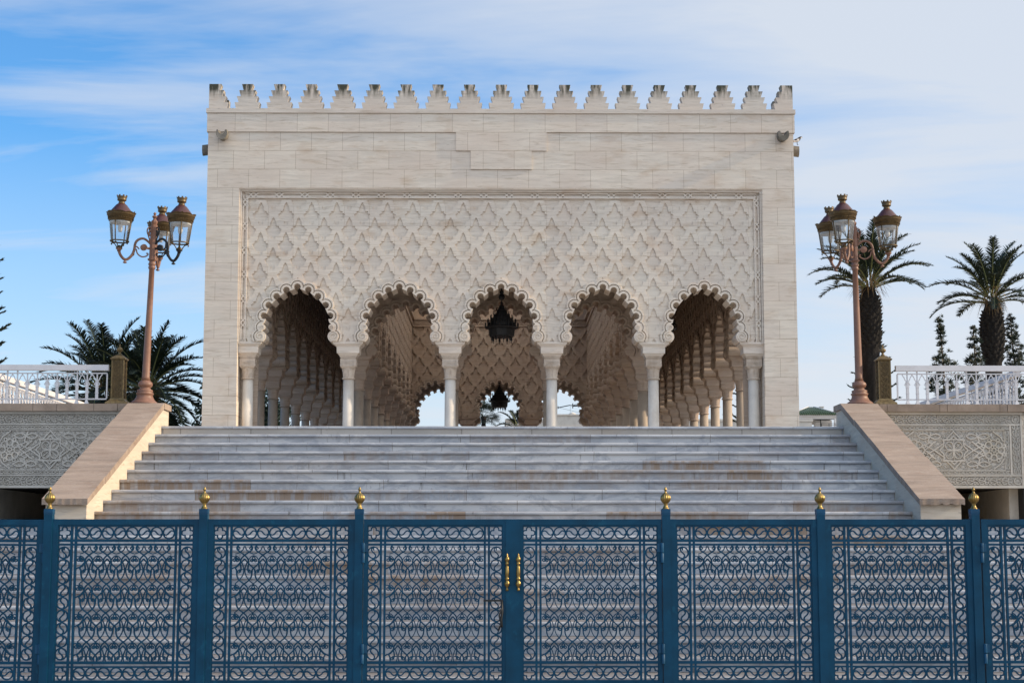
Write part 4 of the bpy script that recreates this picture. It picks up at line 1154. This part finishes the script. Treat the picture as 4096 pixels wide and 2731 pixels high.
# ------------------------------------------------------------------ blue gate and fence
GY = 16.0; GX = .155
PW = 1.308                                                   # width of a pierced panel
ZB0, ZB1, ZB2, ZB3 = .466, .600, .648, 1.746                 # bottom row, its bars, field
def grille():
    m = MB(); Y0, Y1 = -.012, .012
    def rb(pts, w_, y0=Y0, y1=Y1, closed=False): m.ribbon(pts, w_, y0, y1, closed)
    X0 = -PW / 2
    c0, c1, c2 = X0 + .121, X0 + .161, X0 + .183             # first bar, gap, second bar
    bars = [(c0, .021), (c0 + .040, .021)]
    for s in (1, -1):
        for xx, w_ in bars: rb([(s * (xx + w_ / 2), ZB0), (s * (xx + w_ / 2), 1.929)], w_, -.015, .015)
    for z0, z1 in ((1.782, 1.806), (1.746, 1.766), (.622, .648), (.586, .602)): rb([(X0, (z0 + z1) / 2), (-X0, (z0 + z1) / 2)], z1 - z0, -.014, .014)
    xf = -X0 - .182                                          # half width of the field
    # circles with an S inside, in the rows and in the side columns
    def roundel(cx, cz, r, flip, vert):
        rb(circle(cx, cz, r - .006, 18), .013, closed=True)
        f = -1 if flip else 1
        pts = [(-1.0, .22), (-.62, .42), (-.25, .26), (0, 0), (.25, -.26), (.62, -.42), (1.0, -.22)]
        pts = spline(pts, 4)
        rb([(cx + f * a * (r - .012), cz + c * (r - .012)) if not vert else (cx + c * (r - .012), cz + f * a * (r - .012)) for a, c in pts], .012)
    def quatre(cx, cz, r):
        pts = []
        for i in range(4):
            a = PI / 2 * i; px, pz = cx + r * .55 * math.cos(a), cz + r * .55 * math.sin(a)
            pts += [(px + r * .42 * math.cos(a + t), pz + r * .42 * math.sin(a + t)) for t in (-1.9, -1.2, -.5, 0, .5, 1.2, 1.9)]
        rb(pts, .012, closed=True)
    n = 8; p = 2 * xf / n
    for i in range(n):
        for cz, h in ((1.868, .061), (.533, .060)): roundel(-xf + (i + .5) * p, cz, p / 2 + .002, i % 2, False)
    for s in (1, -1):
        cx = s * (X0 + .0605)
        for cz in (1.868, .533): quatre(cx, cz, .060)
        for i in range(9):
            roundel(cx, .648 + .008 + (i + .5) * (1.082 / 9), .0605, i % 2, True)
        rb([(cx, 1.74), (cx, 1.70)], .012)
    # scrollwork field: five motifs across, three and a bit down
    U = .00056
    px_ = 314 * U; pz_ = .275
    thick, thin = .0125, .0085
    def motif(cx, cz, top, bottom):
        def W(pts, s): return [(cx + s * a * U, cz - c * U * (pz_ / (490 * U))) for a, c in pts]
        def dr(pts, w_=thick, k=4):
            for s in (1, -1):
                P_ = W(spline(pts, k), s)
                P_ = [p for p in P_ if ZB2 - .004 < p[1] < ZB3 + .004 and abs(p[0]) < xf + .012]
                if len(P_) > 1: rb(P_, w_)
        def curl(x, y, r, a0, t, w_=thin):
            for s in (1, -1):
                P_ = W(spiral(x, y, r, r * .25, a0, t, 10), s)
                P_ = [p for p in P_ if ZB2 - .004 < p[1] < ZB3 + .004 and abs(p[0]) < xf + .012]
                if len(P_) > 1: rb(P_, w_)
        if not top:
            dr([(0, 0), (45, 45), (68, 95), (72, 140), (62, 200), (60, 250), (80, 292)])
            dr([(0, 62), (45, 115), (95, 165), (157, 222)])
            dr([(42, 130), (22, 185), (10, 240), (16, 310), (48, 380), (100, 440), (157, 490)], thin)
            dr([(157, 222), (136, 250), (130, 300), (122, 360), (96, 412), (50, 455), (0, 490)])
            dr([(22, 246), (96, 246)], thin, 1)
            curl(95, 285, 34, PI * .9, 1.35)
            dr([(72, 78), (110, 30), (157, 6)], thin)
            curl(122, 88, 34, -PI * .45, 1.4)
            dr([(157, 20), (140, 40), (128, 55)], thin)
        else:
            dr([(0, 490), (50, 455), (100, 420), (132, 385), (128, 345), (100, 335)])
            dr([(8, 335), (30, 395), (70, 430), (110, 455), (157, 470)], thin)
            curl(98, 368, 30, -PI * .5, 1.2)
    tops = [1.655 - i * pz_ for i in range(4)]
    for i in range(5):
        cx = (i - 2) * px_
        motif(cx, tops[0] + pz_, True, False)
        for tz in tops: motif(cx, tz, False, False)
    for s in (1, -1):
        for tz in tops:
            P_ = [p for p in spiral(s * (xf - .022), tz - .045, .022, .006, PI / 2, 1.4 * s, 12) if p[1] > ZB2]
            if len(P_) > 1: rb(P_, thin)
            P_ = [p for p in spline([(s * (xf), tz - .012), (s * (xf - .03), tz - .016), (s * (2 * px_ + 72 * U), tz - .05)], 4) if p[1] > ZB2]
            if len(P_) > 1: rb(P_, thin)
            P_ = [p for p in spline([(s * xf, tz - .13), (s * (2 * px_ + 130 * U), tz - .105), (s * (2 * px_ + 60 * U), tz - .06)], 4) if p[1] > ZB2]
            if len(P_) > 1: rb(P_, thick)
    return m.mesh('scroll_grille', 'blue')
GRL = grille()
def frame_mesh(w0, w1):
    """frame of a panel: stiles of width w0 (left) and w1 (right), top and bottom rails"""
    m = MB(); a = PW / 2
    def ring(i, o0, o1, y0, y1):
        m.box(-a - o0, -a + i, y0, y1, .30, 1.999); m.box(a - i, a + o1, y0, y1, .30, 1.999)
        m.box(-a + i, a - i, y0, y1, 1.929 - .0, 1.999 if y0 < -.02 else 1.945); m.box(-a + i, a - i, y0, y1, .34, .466)
    m.box(-a - w0, -a, -.026, .026, .12, 2.0); m.box(a, a + w1, -.026, .026, .12, 2.0)
    m.box(-a, a, -.0255, .0255, 1.944, 1.999); m.box(-a, a, -.0255, .0255, .121, .455)
    m.box(-a, a, -.0165, .0165, 1.927, 1.9445); m.box(-a, a, -.0165, .0165, .4545, .468)
    for s in (1, -1): m.box(*sorted((s * a, s * (a - .010))), -.0165, .0165, .466, 1.928)
    return m.mesh('frame', 'blue')
def fence_post(parent, x, hinge=0):
    e = empty('post', (x, 0, 0), 0, parent)
    m = MB(); m.box(-.040, .040, -.042, .042, 0, 2.040); m.box(-.046, .046, -.047, .047, 0, .05)
    put('shaft', m.mesh('post_shaft', 'blue'), e)
    m = MB(); m.frustum((0, 0), .080, .084, .088, .088, 2.0405, 2.060); m.box(-.043, .043, -.043, .043, 2.060, 2.098); put('post_cap', m.mesh('post_cap', 'bluelt'), e)
    m = MB(); finial(m, 2.0985, .052, 14)
    m.lathe((0, 0, 2.098), [(.036, 0), (.036, .006)], 20); put('finial', m.mesh('finial', 'brass'), e)
    return e
PXS = [113, 469, 826, 1529, 1884, 2238]
POST = [-4.331, -2.835, -1.331, 1.643, 3.146, 4.648]
fr_mid = frame_mesh(.048, .048)
def fixed_section(posts, lab):
    x0 = posts[1]
    root = empty('fence_section', (x0, GY, 0)); tag(root, lab, 'fence', 'fixed fence sections')
    for p_ in posts: fence_post(root, p_ - x0)
    for a, c in zip(posts[:-1], posts[1:]):
        put('panel_frame', frame_mesh((c - a - PW) / 2 - .036, (c - a - PW) / 2 - .036), root, ((a + c) / 2 - x0, 0, 0))
        put('scroll_grille', GRL, root, ((a + c) / 2 - x0, 0, 0))
    return root
fixed_section(POST[:3], 'fixed run of blue scrolled iron fence crossing in front of the sunlit stair wall')
fixed_section(POST[3:], 'fixed run of blue scrolled iron fence crossing in front of the shaded stair wall')
def hinges(root, x, side):
    for z0 in (1.68, .72):
        m = MB()
        m.lathe((x, -.044, z0), [(.016, 0), (.017, .004), (.017, .086), (.016, .09)], 12); m.lathe((x, -.044, z0 - .098), [(.016, 0), (.017, .004), (.017, .09), (.012, .094)], 12)
        a, c = sorted((x, x + side * .045)); m.box(a, c, -.036, -.024, z0 + .005, z0 + .085)
        put('hinge', m.mesh('hinge', 'bluelt'), root)
def leaf(cx, hx, lab, w0, w1, group, cat='gate'):
    root = empty('gate_leaf', (cx, GY, 0)); tag(root, lab, cat, group)
    put('frame', frame_mesh(w0, w1), root); put('scroll_grille', GRL, root)
    hinges(root, hx - cx, 1 if hx < cx else -1)
    return root
def handle(root, x):
    m = MB()
    prof = [(.004, 0), (.016, .006), (.018, .014), (.012, .026), (.010, .038), (.022, .050), (.030, .072), (.027, .092), (.014, .106), (.022, .116), (.024, .132), (.016, .142),
            (.022, .158), (.0225, .20), (.018, .25), (.013, .262), (.020, .272), (.022, .288), (.014, .298), (.024, .310), (.028, .328), (.018, .350), (.010, .360), (.012, .372), (.006, .384), (.002, .39)]
    m.lathe((x, -.075, 1.312), [(r * .88, h * .93) for r, h in prof], 18)
    for z0 in (1.40, 1.60): m.tube([(x, -.075, z0), (x, -.026, z0)], .009, 8)
    put('handle', m.mesh('handle', 'brass'), root)
cl, cr = GX + (-1.331 + .04 - GX + 0) , 0
LCX = GX - .7515; RCX = GX + .7515
lf = leaf(LCX, POST[2] + .044, 'double gate leaf carrying the black bolt, with a brass handle', LCX - PW / 2 - POST[2] - .046, .0965, 'middle gate leaves')
rt = leaf(RCX, POST[3] - .044, 'double gate leaf without bolt, with a brass handle', .0965, POST[3] - .046 - RCX - PW / 2, 'middle gate leaves')
handle(lf, .7515 - .054); handle(rt, -.7515 + .054)
m = MB(); m.box(PW / 2 + .03, PW / 2 + .168, -.034, -.0265, .14, 1.9985); put('cover_strip', m.mesh('cover_strip', 'blue'), lf)
m = MB()
m.box(.47, .66, -.044, -.026, 1.213, 1.231); m.tube([(.645, -.036, 1.222), (.652, -.05, 1.12), (.640, -.05, 1.04), (.648, -.045, .97)], .011, 6); m.tube([(.645, -.05, 1.15), (.622, -.05, 1.08), (.640, -.05, 1.0), (.615, -.05, .94)], .008, 6)
put('bolt', m.mesh('bolt', 'darkiron'), lf)
LOX = POST[0] - .058 - .06 - PW / 2; ROX = POST[5] + .058 + .06 + PW / 2
ol = leaf(LOX, POST[0] - .052, 'outer blue gate leaf beside the sunlit stair wall, cut off by the view', .08, .06, 'outer gate leaves'); ol.rotation_euler = (0, R(.35), R(2.2))
orr = leaf(ROX, POST[5] + .052, 'outer blue gate leaf beside the shaded stair wall, cut off by the view', .06, .08, 'outer gate leaves')

# ------------------------------------------------------------------ palms and trees
def frond(mb, rib, base, az, el, L, droop, width, n=44, r0=.03, curl=0.0, rr=rnd):
    """feather palm frond: arched rib and two rows of narrow leaflets"""
    pts = []; p = Vector(base); e = el
    for i in range(17):
        t = i / 16
        pts.append(p.copy()); d = Vector((math.cos(az) * math.cos(e), math.sin(az) * math.cos(e), math.sin(e)))
        p = p + d * (L / 16); e -= droop * (0.25 + 1.5 * t) / 16; az += curl / 16
    rib.tube(pts, [r0 * (1 - .88 * i / 16) for i in range(17)], 5)
    def at_(t):
        f = t * 16; i = min(15, int(f)); return pts[i].lerp(pts[i + 1], f - i), (pts[min(16, i + 1)] - pts[i]).normalized()
    for j in range(n):
        t = .13 + .87 * (j + .5) / n
        p, d = at_(t)
        side = d.cross(Vector((0, 0, 1))); side = side.normalized() if side.length > .05 else Vector((1, 0, 0))
        up = side.cross(d).normalized()
        wl = width * (1 - .35 * abs(t - .45) / .55) * (1.0 if t < .8 else 1 - (t - .8) * 2.2) * (min(1, (t - .10) * 5))
        for s in (1, -1):
            v = (side * s * rr.uniform(.75, 1.0) + d * rr.uniform(.55, .95) + up * rr.uniform(.05, .55)).normalized()
            l = wl * rr.uniform(.8, 1.15); b0 = .016 + .010 * l
            tip = p + v * l - Vector((0, 0, 1)) * l * .22 * rr.random()
            mid = p + v * l * .55
            mb.add([p - d * b0, mid - d * b0 * .9, tip, mid + d * b0 * .9, p + d * b0], [(0, 1, 3, 4), (1, 2, 3)])
def trunk_scales(mb, x, y, z0, z1, rad, size, rr, spread=1.0):
    z = z0; row = 0
    while z < z1:
        r = rad(z); n = max(8, int(2 * PI * r / (size * .95)))
        for i in range(n):
            a = 2 * PI * (i + .5 * (row % 2)) / n + rr.uniform(-.05, .05); s = size * rr.uniform(.8, 1.15)
            ca, sa = math.cos(a), math.sin(a); ta = Vector((-sa, ca, 0)); o = Vector((ca, sa, 0))
            b_ = Vector((x, y, z)) + o * r * .97; k = s * .55
            out = o * s * .45 * spread
            mb.add([b_ - ta * k, b_ + Vector((0, 0, -s * .55)), b_ + ta * k, b_ + Vector((0, 0, s * .35)) + out * .2, b_ + out + Vector((0, 0, s * .30))],
                   [(0, 1, 4), (1, 2, 4), (2, 3, 4), (3, 0, 4)])
        z += size * .62; row += 1
def date_palm(x, y, z0, h, L, rt, lab, seed, nf=58, lean=(0, 0), top_only=False, bulge=1.35, group='feather date palms', el_min=-.55, width=.42, skirt=True):
    rr = random.Random(seed); root = empty('date_palm', (x, y, z0)); tag(root, lab, 'palm tree', group)
    t = MB(); n = 26; prof = []
    def rad(z):
        u = z / h
        k = 1 + (bulge - 1) * math.exp(-((h - z - 1.15) / .75) ** 2)
        k *= 1 - .40 * max(0, (z - h + .55) / .55)
        return rt * k * (1 + .10 * math.exp(-z / .6))
    zs = [h * i / 40 for i in range(41)]
    t.lathe((0, 0, 0), [(rad(z) * (1 + rr.uniform(-.03, .03)), z) for z in zs], 28, lambda a, z: 1 + .04 * math.sin(a * 9 + z * 23) + .03 * math.sin(a * 5 - z * 31))
    for k, (vx, vy, vz) in enumerate(t.v): t.v[k] = (vx + lean[0] * (vz / h) ** 2, vy + lean[1] * (vz / h) ** 2, vz)
    t.build('trunk', 'trunk', root)
    s = MB(); trunk_scales(s, lean[0], lean[1], h - 2.1, h - .25, rad, .20, rr, 1.2)
    trunk_scales(s, lean[0] * .55, lean[1] * .55, max(.2, h - 6.5), h - 2.1, lambda z: rad(z) * .985, .13, rr, .30)
    s.build('leaf_scars', 'scale', root)
    f = MB(); r_ = MB()
    for i in range(nf):
        u = (i + .5) / nf
        az = i * 2.39996 + rr.uniform(-.2, .2)
        el = 1.45 - (1.45 - el_min) * u ** .85 + rr.uniform(-.10, .10)
        droop = (.75 if el_min < 0 else .62) + .75 * u + rr.uniform(-.15, .2)
        frond(f, r_, (lean[0] + .16 * math.cos(az), lean[1] + .16 * math.sin(az), h - .05 + .5 * (1 - u)), az, el, L * rr.uniform(.82, 1.08), droop, width, 66, .032, rr.uniform(-.3, .3), rr)
    f.build('fronds', 'palm', root); r_.build('frond_ribs', 'palm_rib', root)
    d = MB()
    for i in range(150):
        a = rr.uniform(0, 2 * PI); l = rr.uniform(.3, .8); e = rr.uniform(-1.1, .8); p = Vector((lean[0] + .26 * math.cos(a), lean[1] + .26 * math.sin(a), h + rr.uniform(-.15, .45)))
        v = Vector((math.cos(a) * math.cos(e), math.sin(a) * math.cos(e), math.sin(e))); sd_ = Vector((-math.sin(a), math.cos(a), 0)) * .012
        mid = p + v * l * .6; tip = p + v * l + Vector((0, 0, -l * .4))
        d.add([p - sd_, p + sd_, mid + sd_, tip, mid - sd_], [(0, 1, 2, 4), (4, 2, 3)])
    d.build('fibre', 'dry', root)
    return root
date_palm(-12.0, 50.0, 0, 6.2, 2.25, .36, 'bushy date palm with drooping fronds behind the white balustrade, farther from the lamp post', 21, 62, (0, 0), el_min=-.75, width=.42)
date_palm(-9.95, 46.0, 0, 5.85, 1.95, .34, 'bushy date palm with drooping fronds directly behind the lamp post', 22, 62, (.12, 0), el_min=-.85, width=.40)
date_palm(13.1, 57.0, 0, 10.75, 2.15, .31, 'tall date palm with a scaly trunk just behind the three-lantern lamp post', 33, 36, (.02, 0), bulge=1.17, el_min=.32, width=.38)
date_palm(17.72, 58.0, 0, 10.40, 2.0, .285, 'tall date palm with a bulging scaly trunk top, standing between cypresses', 44, 31, (.0, 0), bulge=1.42, el_min=.10, width=.40)
date_palm(1.05, 80.0, 0, 7.25, 1.0, .14, 'low palm with arching fronds seen under the rear arch beside the fan palm', 55, 18, (0, 0), el_min=-.1, width=.26, bulge=1.1, group='palms beyond the hall')

def fan_palm(x, y, h, rad, lab, seed):
    rr = random.Random(seed); root = empty('fan_palm', (x, y, 0)); tag(root, lab, 'palm tree', 'palms beyond the hall')
    t = MB(); t.lathe((0, 0, 0), [(.16, 0), (.13, h * .5), (.12, h - .3), (.17, h)], 12); t.build('trunk', 'trunk', root)
    f = MB()
    for i in range(44):
        az = i * 2.4 + rr.uniform(-.2, .2); el = rr.uniform(-.6, 1.35); d = Vector((math.cos(az) * math.cos(el), math.sin(az) * math.cos(el), math.sin(el)))
        p0 = Vector((0, 0, h)); hub = p0 + d * rad * .5
        f.add([p0 + Vector((0, 0, .015)), hub + Vector((.01, 0, .01)), hub + Vector((-.01, 0, -.01)), p0 - Vector((0, 0, .015))], [(0, 1, 2, 3)])
        s = d.cross(Vector((rr.uniform(-.3, .3), rr.uniform(-.3, .3), 1))).normalized()
        for k in range(15):
            a = -1.5 + 3.0 * k / 14; v = (d * math.cos(a) + s * math.sin(a)).normalized(); l = rad * .58 * rr.uniform(.85, 1.1); pw = d.cross(s).cross(v).normalized() * .018
            m_ = hub + v * l * .6; tp = hub + v * l - Vector((0, 0, l * .18 * rr.random()))
            f.add([hub, m_ - pw, tp, m_ + pw], [(0, 1, 2, 3)])
    f.build('fronds', 'palm', root)
fan_palm(-.72, 90, 8.75, 1.0, 'fan palm with a round spiky crown seen under the middle rear arch', 5)

def norfolk(x, y, h, tiers, r0, lab, seed, zlow=1.5):
    rr = random.Random(seed); root = empty('norfolk_pine', (x, y, 0)); tag(root, lab, 'pine tree', 'norfolk pines')
    t = MB(); t.lathe((0, 0, 0), [(.02 * h, 0), (.012 * h, h * .6), (.01, h)], 10); t.build('trunk', 'bark', root)
    f = MB(); bmb = MB()
    for i in range(tiers):
        u = i / tiers; z = zlow + (h - zlow) * u ** .95; R_ = r0 * (1 - u) ** .85 + .12
        n = 6; a0 = rr.uniform(0, 6)
        for j in range(n):
            az = a0 + 2 * PI * j / n + rr.uniform(-.15, .15); L = R_ * rr.uniform(.85, 1.1)
            d = Vector((math.cos(az), math.sin(az), 0)); s = Vector((-d.y, d.x, 0))
            P = [Vector((0, 0, z)) + d * L * k / 8 + Vector((0, 0, L * (.06 * math.sin(k / 8 * PI) * -1.0 + .20 * (k / 8) ** 2))) for k in range(9)]
            bmb.tube(P, [.03 * (1 - k / 9.5) for k in range(9)], 4)
            m = max(8, int(L * 14))
            for k in range(m):
                tt = .15 + .85 * k / (m - 1); q_ = tt * 8; i0 = min(7, int(q_)); p = P[i0].lerp(P[i0 + 1], q_ - i0)
                for sg in (1, -1):
                    l = (.16 + .26 * L * .5) * (1 - .55 * tt) * rr.uniform(.7, 1.2)
                    v = (s * sg * rr.uniform(.5, .9) + d * rr.uniform(.6, 1.0) + Vector((0, 0, rr.uniform(.15, .7)))).normalized()
                    tip = p + v * l
                    # foxtail branchlet: a spine of crossed short blades
                    wv = v.cross(Vector((0, 0, 1))).normalized() * .030; uv = v.cross(wv).normalized() * .030
                    for e in (wv, uv):
                        f.add([p - e * .6, p + v * l * .5 - e, tip, p + v * l * .5 + e, p + e * .6], [(0, 1, 2, 3, 4)])
                    for g in range(5):
                        o = p + v * l * (g + .5) / 5; nv = (v + Vector((rr.uniform(-1, 1), rr.uniform(-1, 1), rr.uniform(-1, 1))) * .9).normalized() * .08; c_ = nv.cross(v).normalized() * .009
                        f.add([o - c_, o + c_, o + nv], [(0, 1, 2)])
    bmb.build('branches', 'bark', root); f.build('foliage', 'pine', root)
norfolk(-19.25, 60, 17.0, 24, 2.0, 'norfolk pine whose branch tips reach in beside the date palms, mostly out of view', 3)
norfolk(15.25, 66, 11.3, 17, 2.0, 'norfolk pine hidden behind the tall palm trunk, branch tips showing on both sides', 4)
norfolk(11.9, 75, 14.0, 20, 2.2, 'norfolk pine glimpsed between the sunlit columns of the aisle', 6)

def cypress(x, y, h, rad, lean, lab, seed, dens=1.0):
    rr = random.Random(seed); root = empty('cypress', (x, y, 0)); tag(root, lab, 'cypress tree', 'cypresses behind the balustrade')
    t = MB(); t.tube([(lean(z / h)[0], lean(z / h)[1], z) for z in [h * i / 12 for i in range(13)]], [.10 * (1 - i / 13) + .01 for i in range(13)], 7); t.build('trunk', 'bark', root)
    f = MB(); nt_ = int(190 * dens * h / 6)
    for i in range(nt_):
        u = 1 - (rr.random() * .45 if rr.random() < .78 else rr.uniform(.4, .98))
        R_ = rad(u); az = rr.uniform(0, 2 * PI); lx, ly = lean(u)
        rx = R_ * rr.uniform(.15, 1.0)
        c = Vector((lx + rx * math.cos(az), ly + rx * math.sin(az), u * h))
        sz = rr.uniform(.10, .20) * (.55 + min(1, R_ / .5) * .5)
        ax = Vector((math.cos(az) * .6, math.sin(az) * .6, 1)).normalized()
        for k in range(26):
            a = rr.uniform(0, 2 * PI); e = rr.uniform(-.5, 1.3); v = (Vector((math.cos(a) * math.cos(e), math.sin(a) * math.cos(e), math.sin(e))) + ax * .5).normalized()
            p = c + v * sz * rr.uniform(.1, .55); l = sz * rr.uniform(.5, 1.0); o = v.orthogonal().normalized() * sz * .16
            f.add([p - o, p + o, p + v * l], [(0, 1, 2)])
    f.build('foliage', 'cyp', root)
cypress(14.28, 52, 9.02, lambda u: .08 + .12 * (1 - u) ** .4 + (.36 * min(1, max(0, (.90 - u) * 9))), lambda u: (-.20 * max(0, u - .72) * 2.2 + .05 * math.sin(u * 9), 0), 'cypress with a thin bent tip behind the balustrade, apart from the palms', 9, 1.15)
cypress(16.85, 57, 9.40, lambda u: .10 + .85 * (1 - u) ** .7, lambda u: (-.25 * max(0, u - .6), 0), 'short cypress half hidden behind the bulging palm trunk, nearer the thin-tipped cypress', 10, .95)
cypress(18.62, 58.5, 10.0, lambda u: .10 + .95 * (1 - u) ** .7, lambda u: (.06 * math.sin(u * 11), 0), 'taller cypress on the far side of the bulging palm trunk', 11, 1.15)
cypress(15.6, 60, 6.4, lambda u: .08 + .75 * (1 - u) ** .6, lambda u: (.05, 0), 'low cypress filling the gap under the balustrade handrail', 12, 1.2)

def broad_tree(x, y, h, rad, lab, seed):
    rr = random.Random(seed); root = empty('leafy_tree', (x, y, 0)); tag(root, lab, 'tree', 'dark trees beside the hall')
    t = MB(); t.tube([(0, 0, 0), (.05, .03, h * .3), (-.05, 0, h * .7)], [.22, .17, .06], 8)
    for i in range(8):
        a = rr.uniform(0, 6.28); z = h * rr.uniform(.25, .6); t.tube([(0, 0, z), (math.cos(a) * rad * .4, math.sin(a) * rad * .4, z + .6), (math.cos(a) * rad * .8, math.sin(a) * rad * .8, z + 1.3)], [.08, .05, .02], 6)
    t.build('trunk', 'bark', root)
    f = MB()
    for i in range(150):
        a = rr.uniform(0, 6.28); e = rr.uniform(-.7, 1.5); r_ = rad * rr.uniform(.45, 1.0)
        c = Vector((math.cos(a) * math.cos(e) * r_, math.sin(a) * math.cos(e) * r_, h * .60 + math.sin(e) * h * .40 * r_ / rad)); s = rr.uniform(.3, .55)
        for k in range(45):
            d = Vector((rr.gauss(0, 1), rr.gauss(0, 1), rr.gauss(0, .8))) * s * .55; p = c + d
            n_ = Vector((rr.gauss(0, 1), rr.gauss(0, 1), rr.gauss(0, 1) + .6)).normalized(); u = n_.orthogonal().normalized(); v = n_.cross(u); l = rr.uniform(.07, .13)
            f.add([p - u * l, p + v * l * .5, p + u * l, p - v * l * .5], [(0, 1, 2, 3)])
    f.build('crown', 'leaf', root)
broad_tree(-10.6, 66, 9.5, 1.7, 'dark leafy tree seen between the columns of the shadowed aisle, nearest of its row', 31)
broad_tree(-11.6, 74, 10.0, 1.8, 'dark leafy tree seen between the columns of the shadowed aisle, second of its row', 32)
broad_tree(-12.2, 84, 10.5, 2.2, 'dark leafy tree seen between the columns of the shadowed aisle, farthest of its row', 33)

# ------------------------------------------------------------------ far buildings
root = empty('flat_roofed_building', (14, 140, 0)); tag(root, 'cream flat-roofed building seen under the rear arches and between columns', 'building')
b = MB(); b.box(-13.2, 13, 0, 10, 0, 12.25); b.box(-9.4, -5.2, -.3, 9, 0, 12.72); b.build('wall', 'plaster_warm', root)
b = MB(); b.box(-13.3, -9.42, -.1, 10.1, 12.25, 12.45); b.box(-5.18, 13.1, -.1, 10.1, 12.25, 12.45); b.box(-9.5, -5.1, -.4, 9.1, 12.72, 12.84); b.lathe((-7.5, .6, 12.84), [(.35, 0), (.3, .12), (.12, .2), (.02, .25)], 10); b.build('parapet', 'plaster_warm', root)
root = empty('tiled_pavilion', (29.3, 150, 0)); tag(root, 'white pavilion with a green tiled hip roof beyond the terrace edge', 'building')
b = MB()
b.box(-2.05, 2.0, 0, 3.4, 0, 10.6); b.box(-2.05, -1.75, 0, .3, 10.6, 13.24); b.box(1.72, 2.0, 0, .3, 10.6, 13.24); b.box(-2.05, 2.0, 0, .3, 13.24, 13.42)
b.box(-2.05, -1.75, .3, 3.4, 10.6, 13.42); b.box(1.75, 2.0, .3, 3.4, 10.6, 11.6); b.box(.45, 2.0, 2.6, 3.4, 11, 13.3); b.box(-2.05, 2.0, 3.1, 3.4, 12.95, 13.42)
b.build('wall', 'plaster', root)
b = MB(); b.box(-2.2, 2.15, -.15, 3.5, 13.42, 13.60); b.build('cornice', 'plaster', root)
b = MB(); ap0 = Vector((-.35, 1.6, 14.42)); ap1 = Vector((.15, 1.6, 14.42)); e4 = [Vector((-2.35, -.3, 13.60)), Vector((2.35, -.3, 13.60)), Vector((2.35, 3.7, 13.60)), Vector((-2.35, 3.7, 13.60))]
b.add(e4 + [ap0, ap1], [(0, 1, 5, 4), (1, 2, 5), (2, 3, 4, 5), (3, 0, 4), (3, 2, 1, 0)])
for i in range(24):                                          # rows of barrel tiles on the front and the ends
    t = (i + .5) / 24; p0 = e4[0].lerp(e4[1], t); u = p0.x; 
    top = ap0 if u < ap0.x else ap1 if u > ap1.x else None
    if top is None: p1 = Vector((u, 1.6, 14.42))
    else:
        k = (u - e4[0].x) / (ap0.x - e4[0].x) if u < ap0.x else (e4[1].x - u) / (e4[1].x - ap1.x)
        p1 = Vector((u, -.3 + 1.9 * k, 13.60 + .82 * k))
    if (p1 - p0).length > .1: b.tube([p0 + Vector((0, -.02, .02)), p1 + Vector((0, 0, .03))], .065, 6)
b.build('roof', 'rooftile', root)
b = MB(); b.tube([tuple(e4[0] + Vector((0, 0, .05))), tuple(ap0 + Vector((0, 0, .07)))], .05, 6); b.tube([tuple(e4[1] + Vector((0, 0, .05))), tuple(ap1 + Vector((0, 0, .07)))], .05, 6); b.build('ridge', 'plaster', root)
b = MB(); b.box(.75, 1.05, 1.6, 1.9, 13.9, 14.45); b.box(.70, 1.10, 1.55, 1.95, 14.45, 14.52); b.build('chimney', 'plaster_warm', root)
b = MB()
for xx in (-.55, .45): b.box(xx - .04, xx + .04, .05, .12, 10.6, 13.24)
for zz_ in (12.98,): b.box(-1.75, .45, .06, .10, zz_, zz_ + .04)
b.box(-1.75, 1.72, .06, .10, 13.19, 13.24); b.box(-1.45, -.6, .06, .10, 12.0, 12.05); b.box(-.1, -.06, .06, .1, 12, 12.6)
b.build('window_frame', 'darkiron', root)
b = MB()
for zz_ in (12.66, 12.80): b.box(.5, 2.6, -.02, .02, zz_, zz_ + .04)
for xx in (.5, 1.2, 1.9, 2.6): b.box(xx - .02, xx + .02, -.02, .02, 11.6, 12.84)
b.build('railing', 'darkiron', root)
root = empty('crane', (11.9, 200, 0)); tag(root, 'thin dark crane jib against the sky under the rear arch', 'crane')
b = MB(); b.tube([(0, 0, 0), (0, 0, 20)], .16, 6); b.build('mast', 'darkiron', root)
b = MB(); b.tube([(.6, 0, 18.75), (-2.6, 0, 18.66)], .10, 6); b.tube([(-2.3, 0, 18.66), (-3.0, 0, 18.72), (-4.4, 0, 18.42)], .055, 6); b.tube([(-2.6, 0, 18.95), (-2.6, 0, 18.35)], .06, 6); b.tube([(-4.4, 0, 18.3), (-4.4, 0, 18.6)], .06, 6); b.tube([(0, 0, 18.4), (-.9, 0, 17.6)], .09, 6); b.build('jib', 'darkiron', root)
b = MB(); b.tube([(0, 0, 19.8), (-2.6, 0, 18.7)], .015, 4); b.tube([(-4.2, 0, 18.4), (-.9, 0, 17.6)], .015, 4); b.tube([(-2.9, 0, 18.6), (-2.95, 0, 15)], .012, 4); b.build('stay_cables', 'darkiron', root)
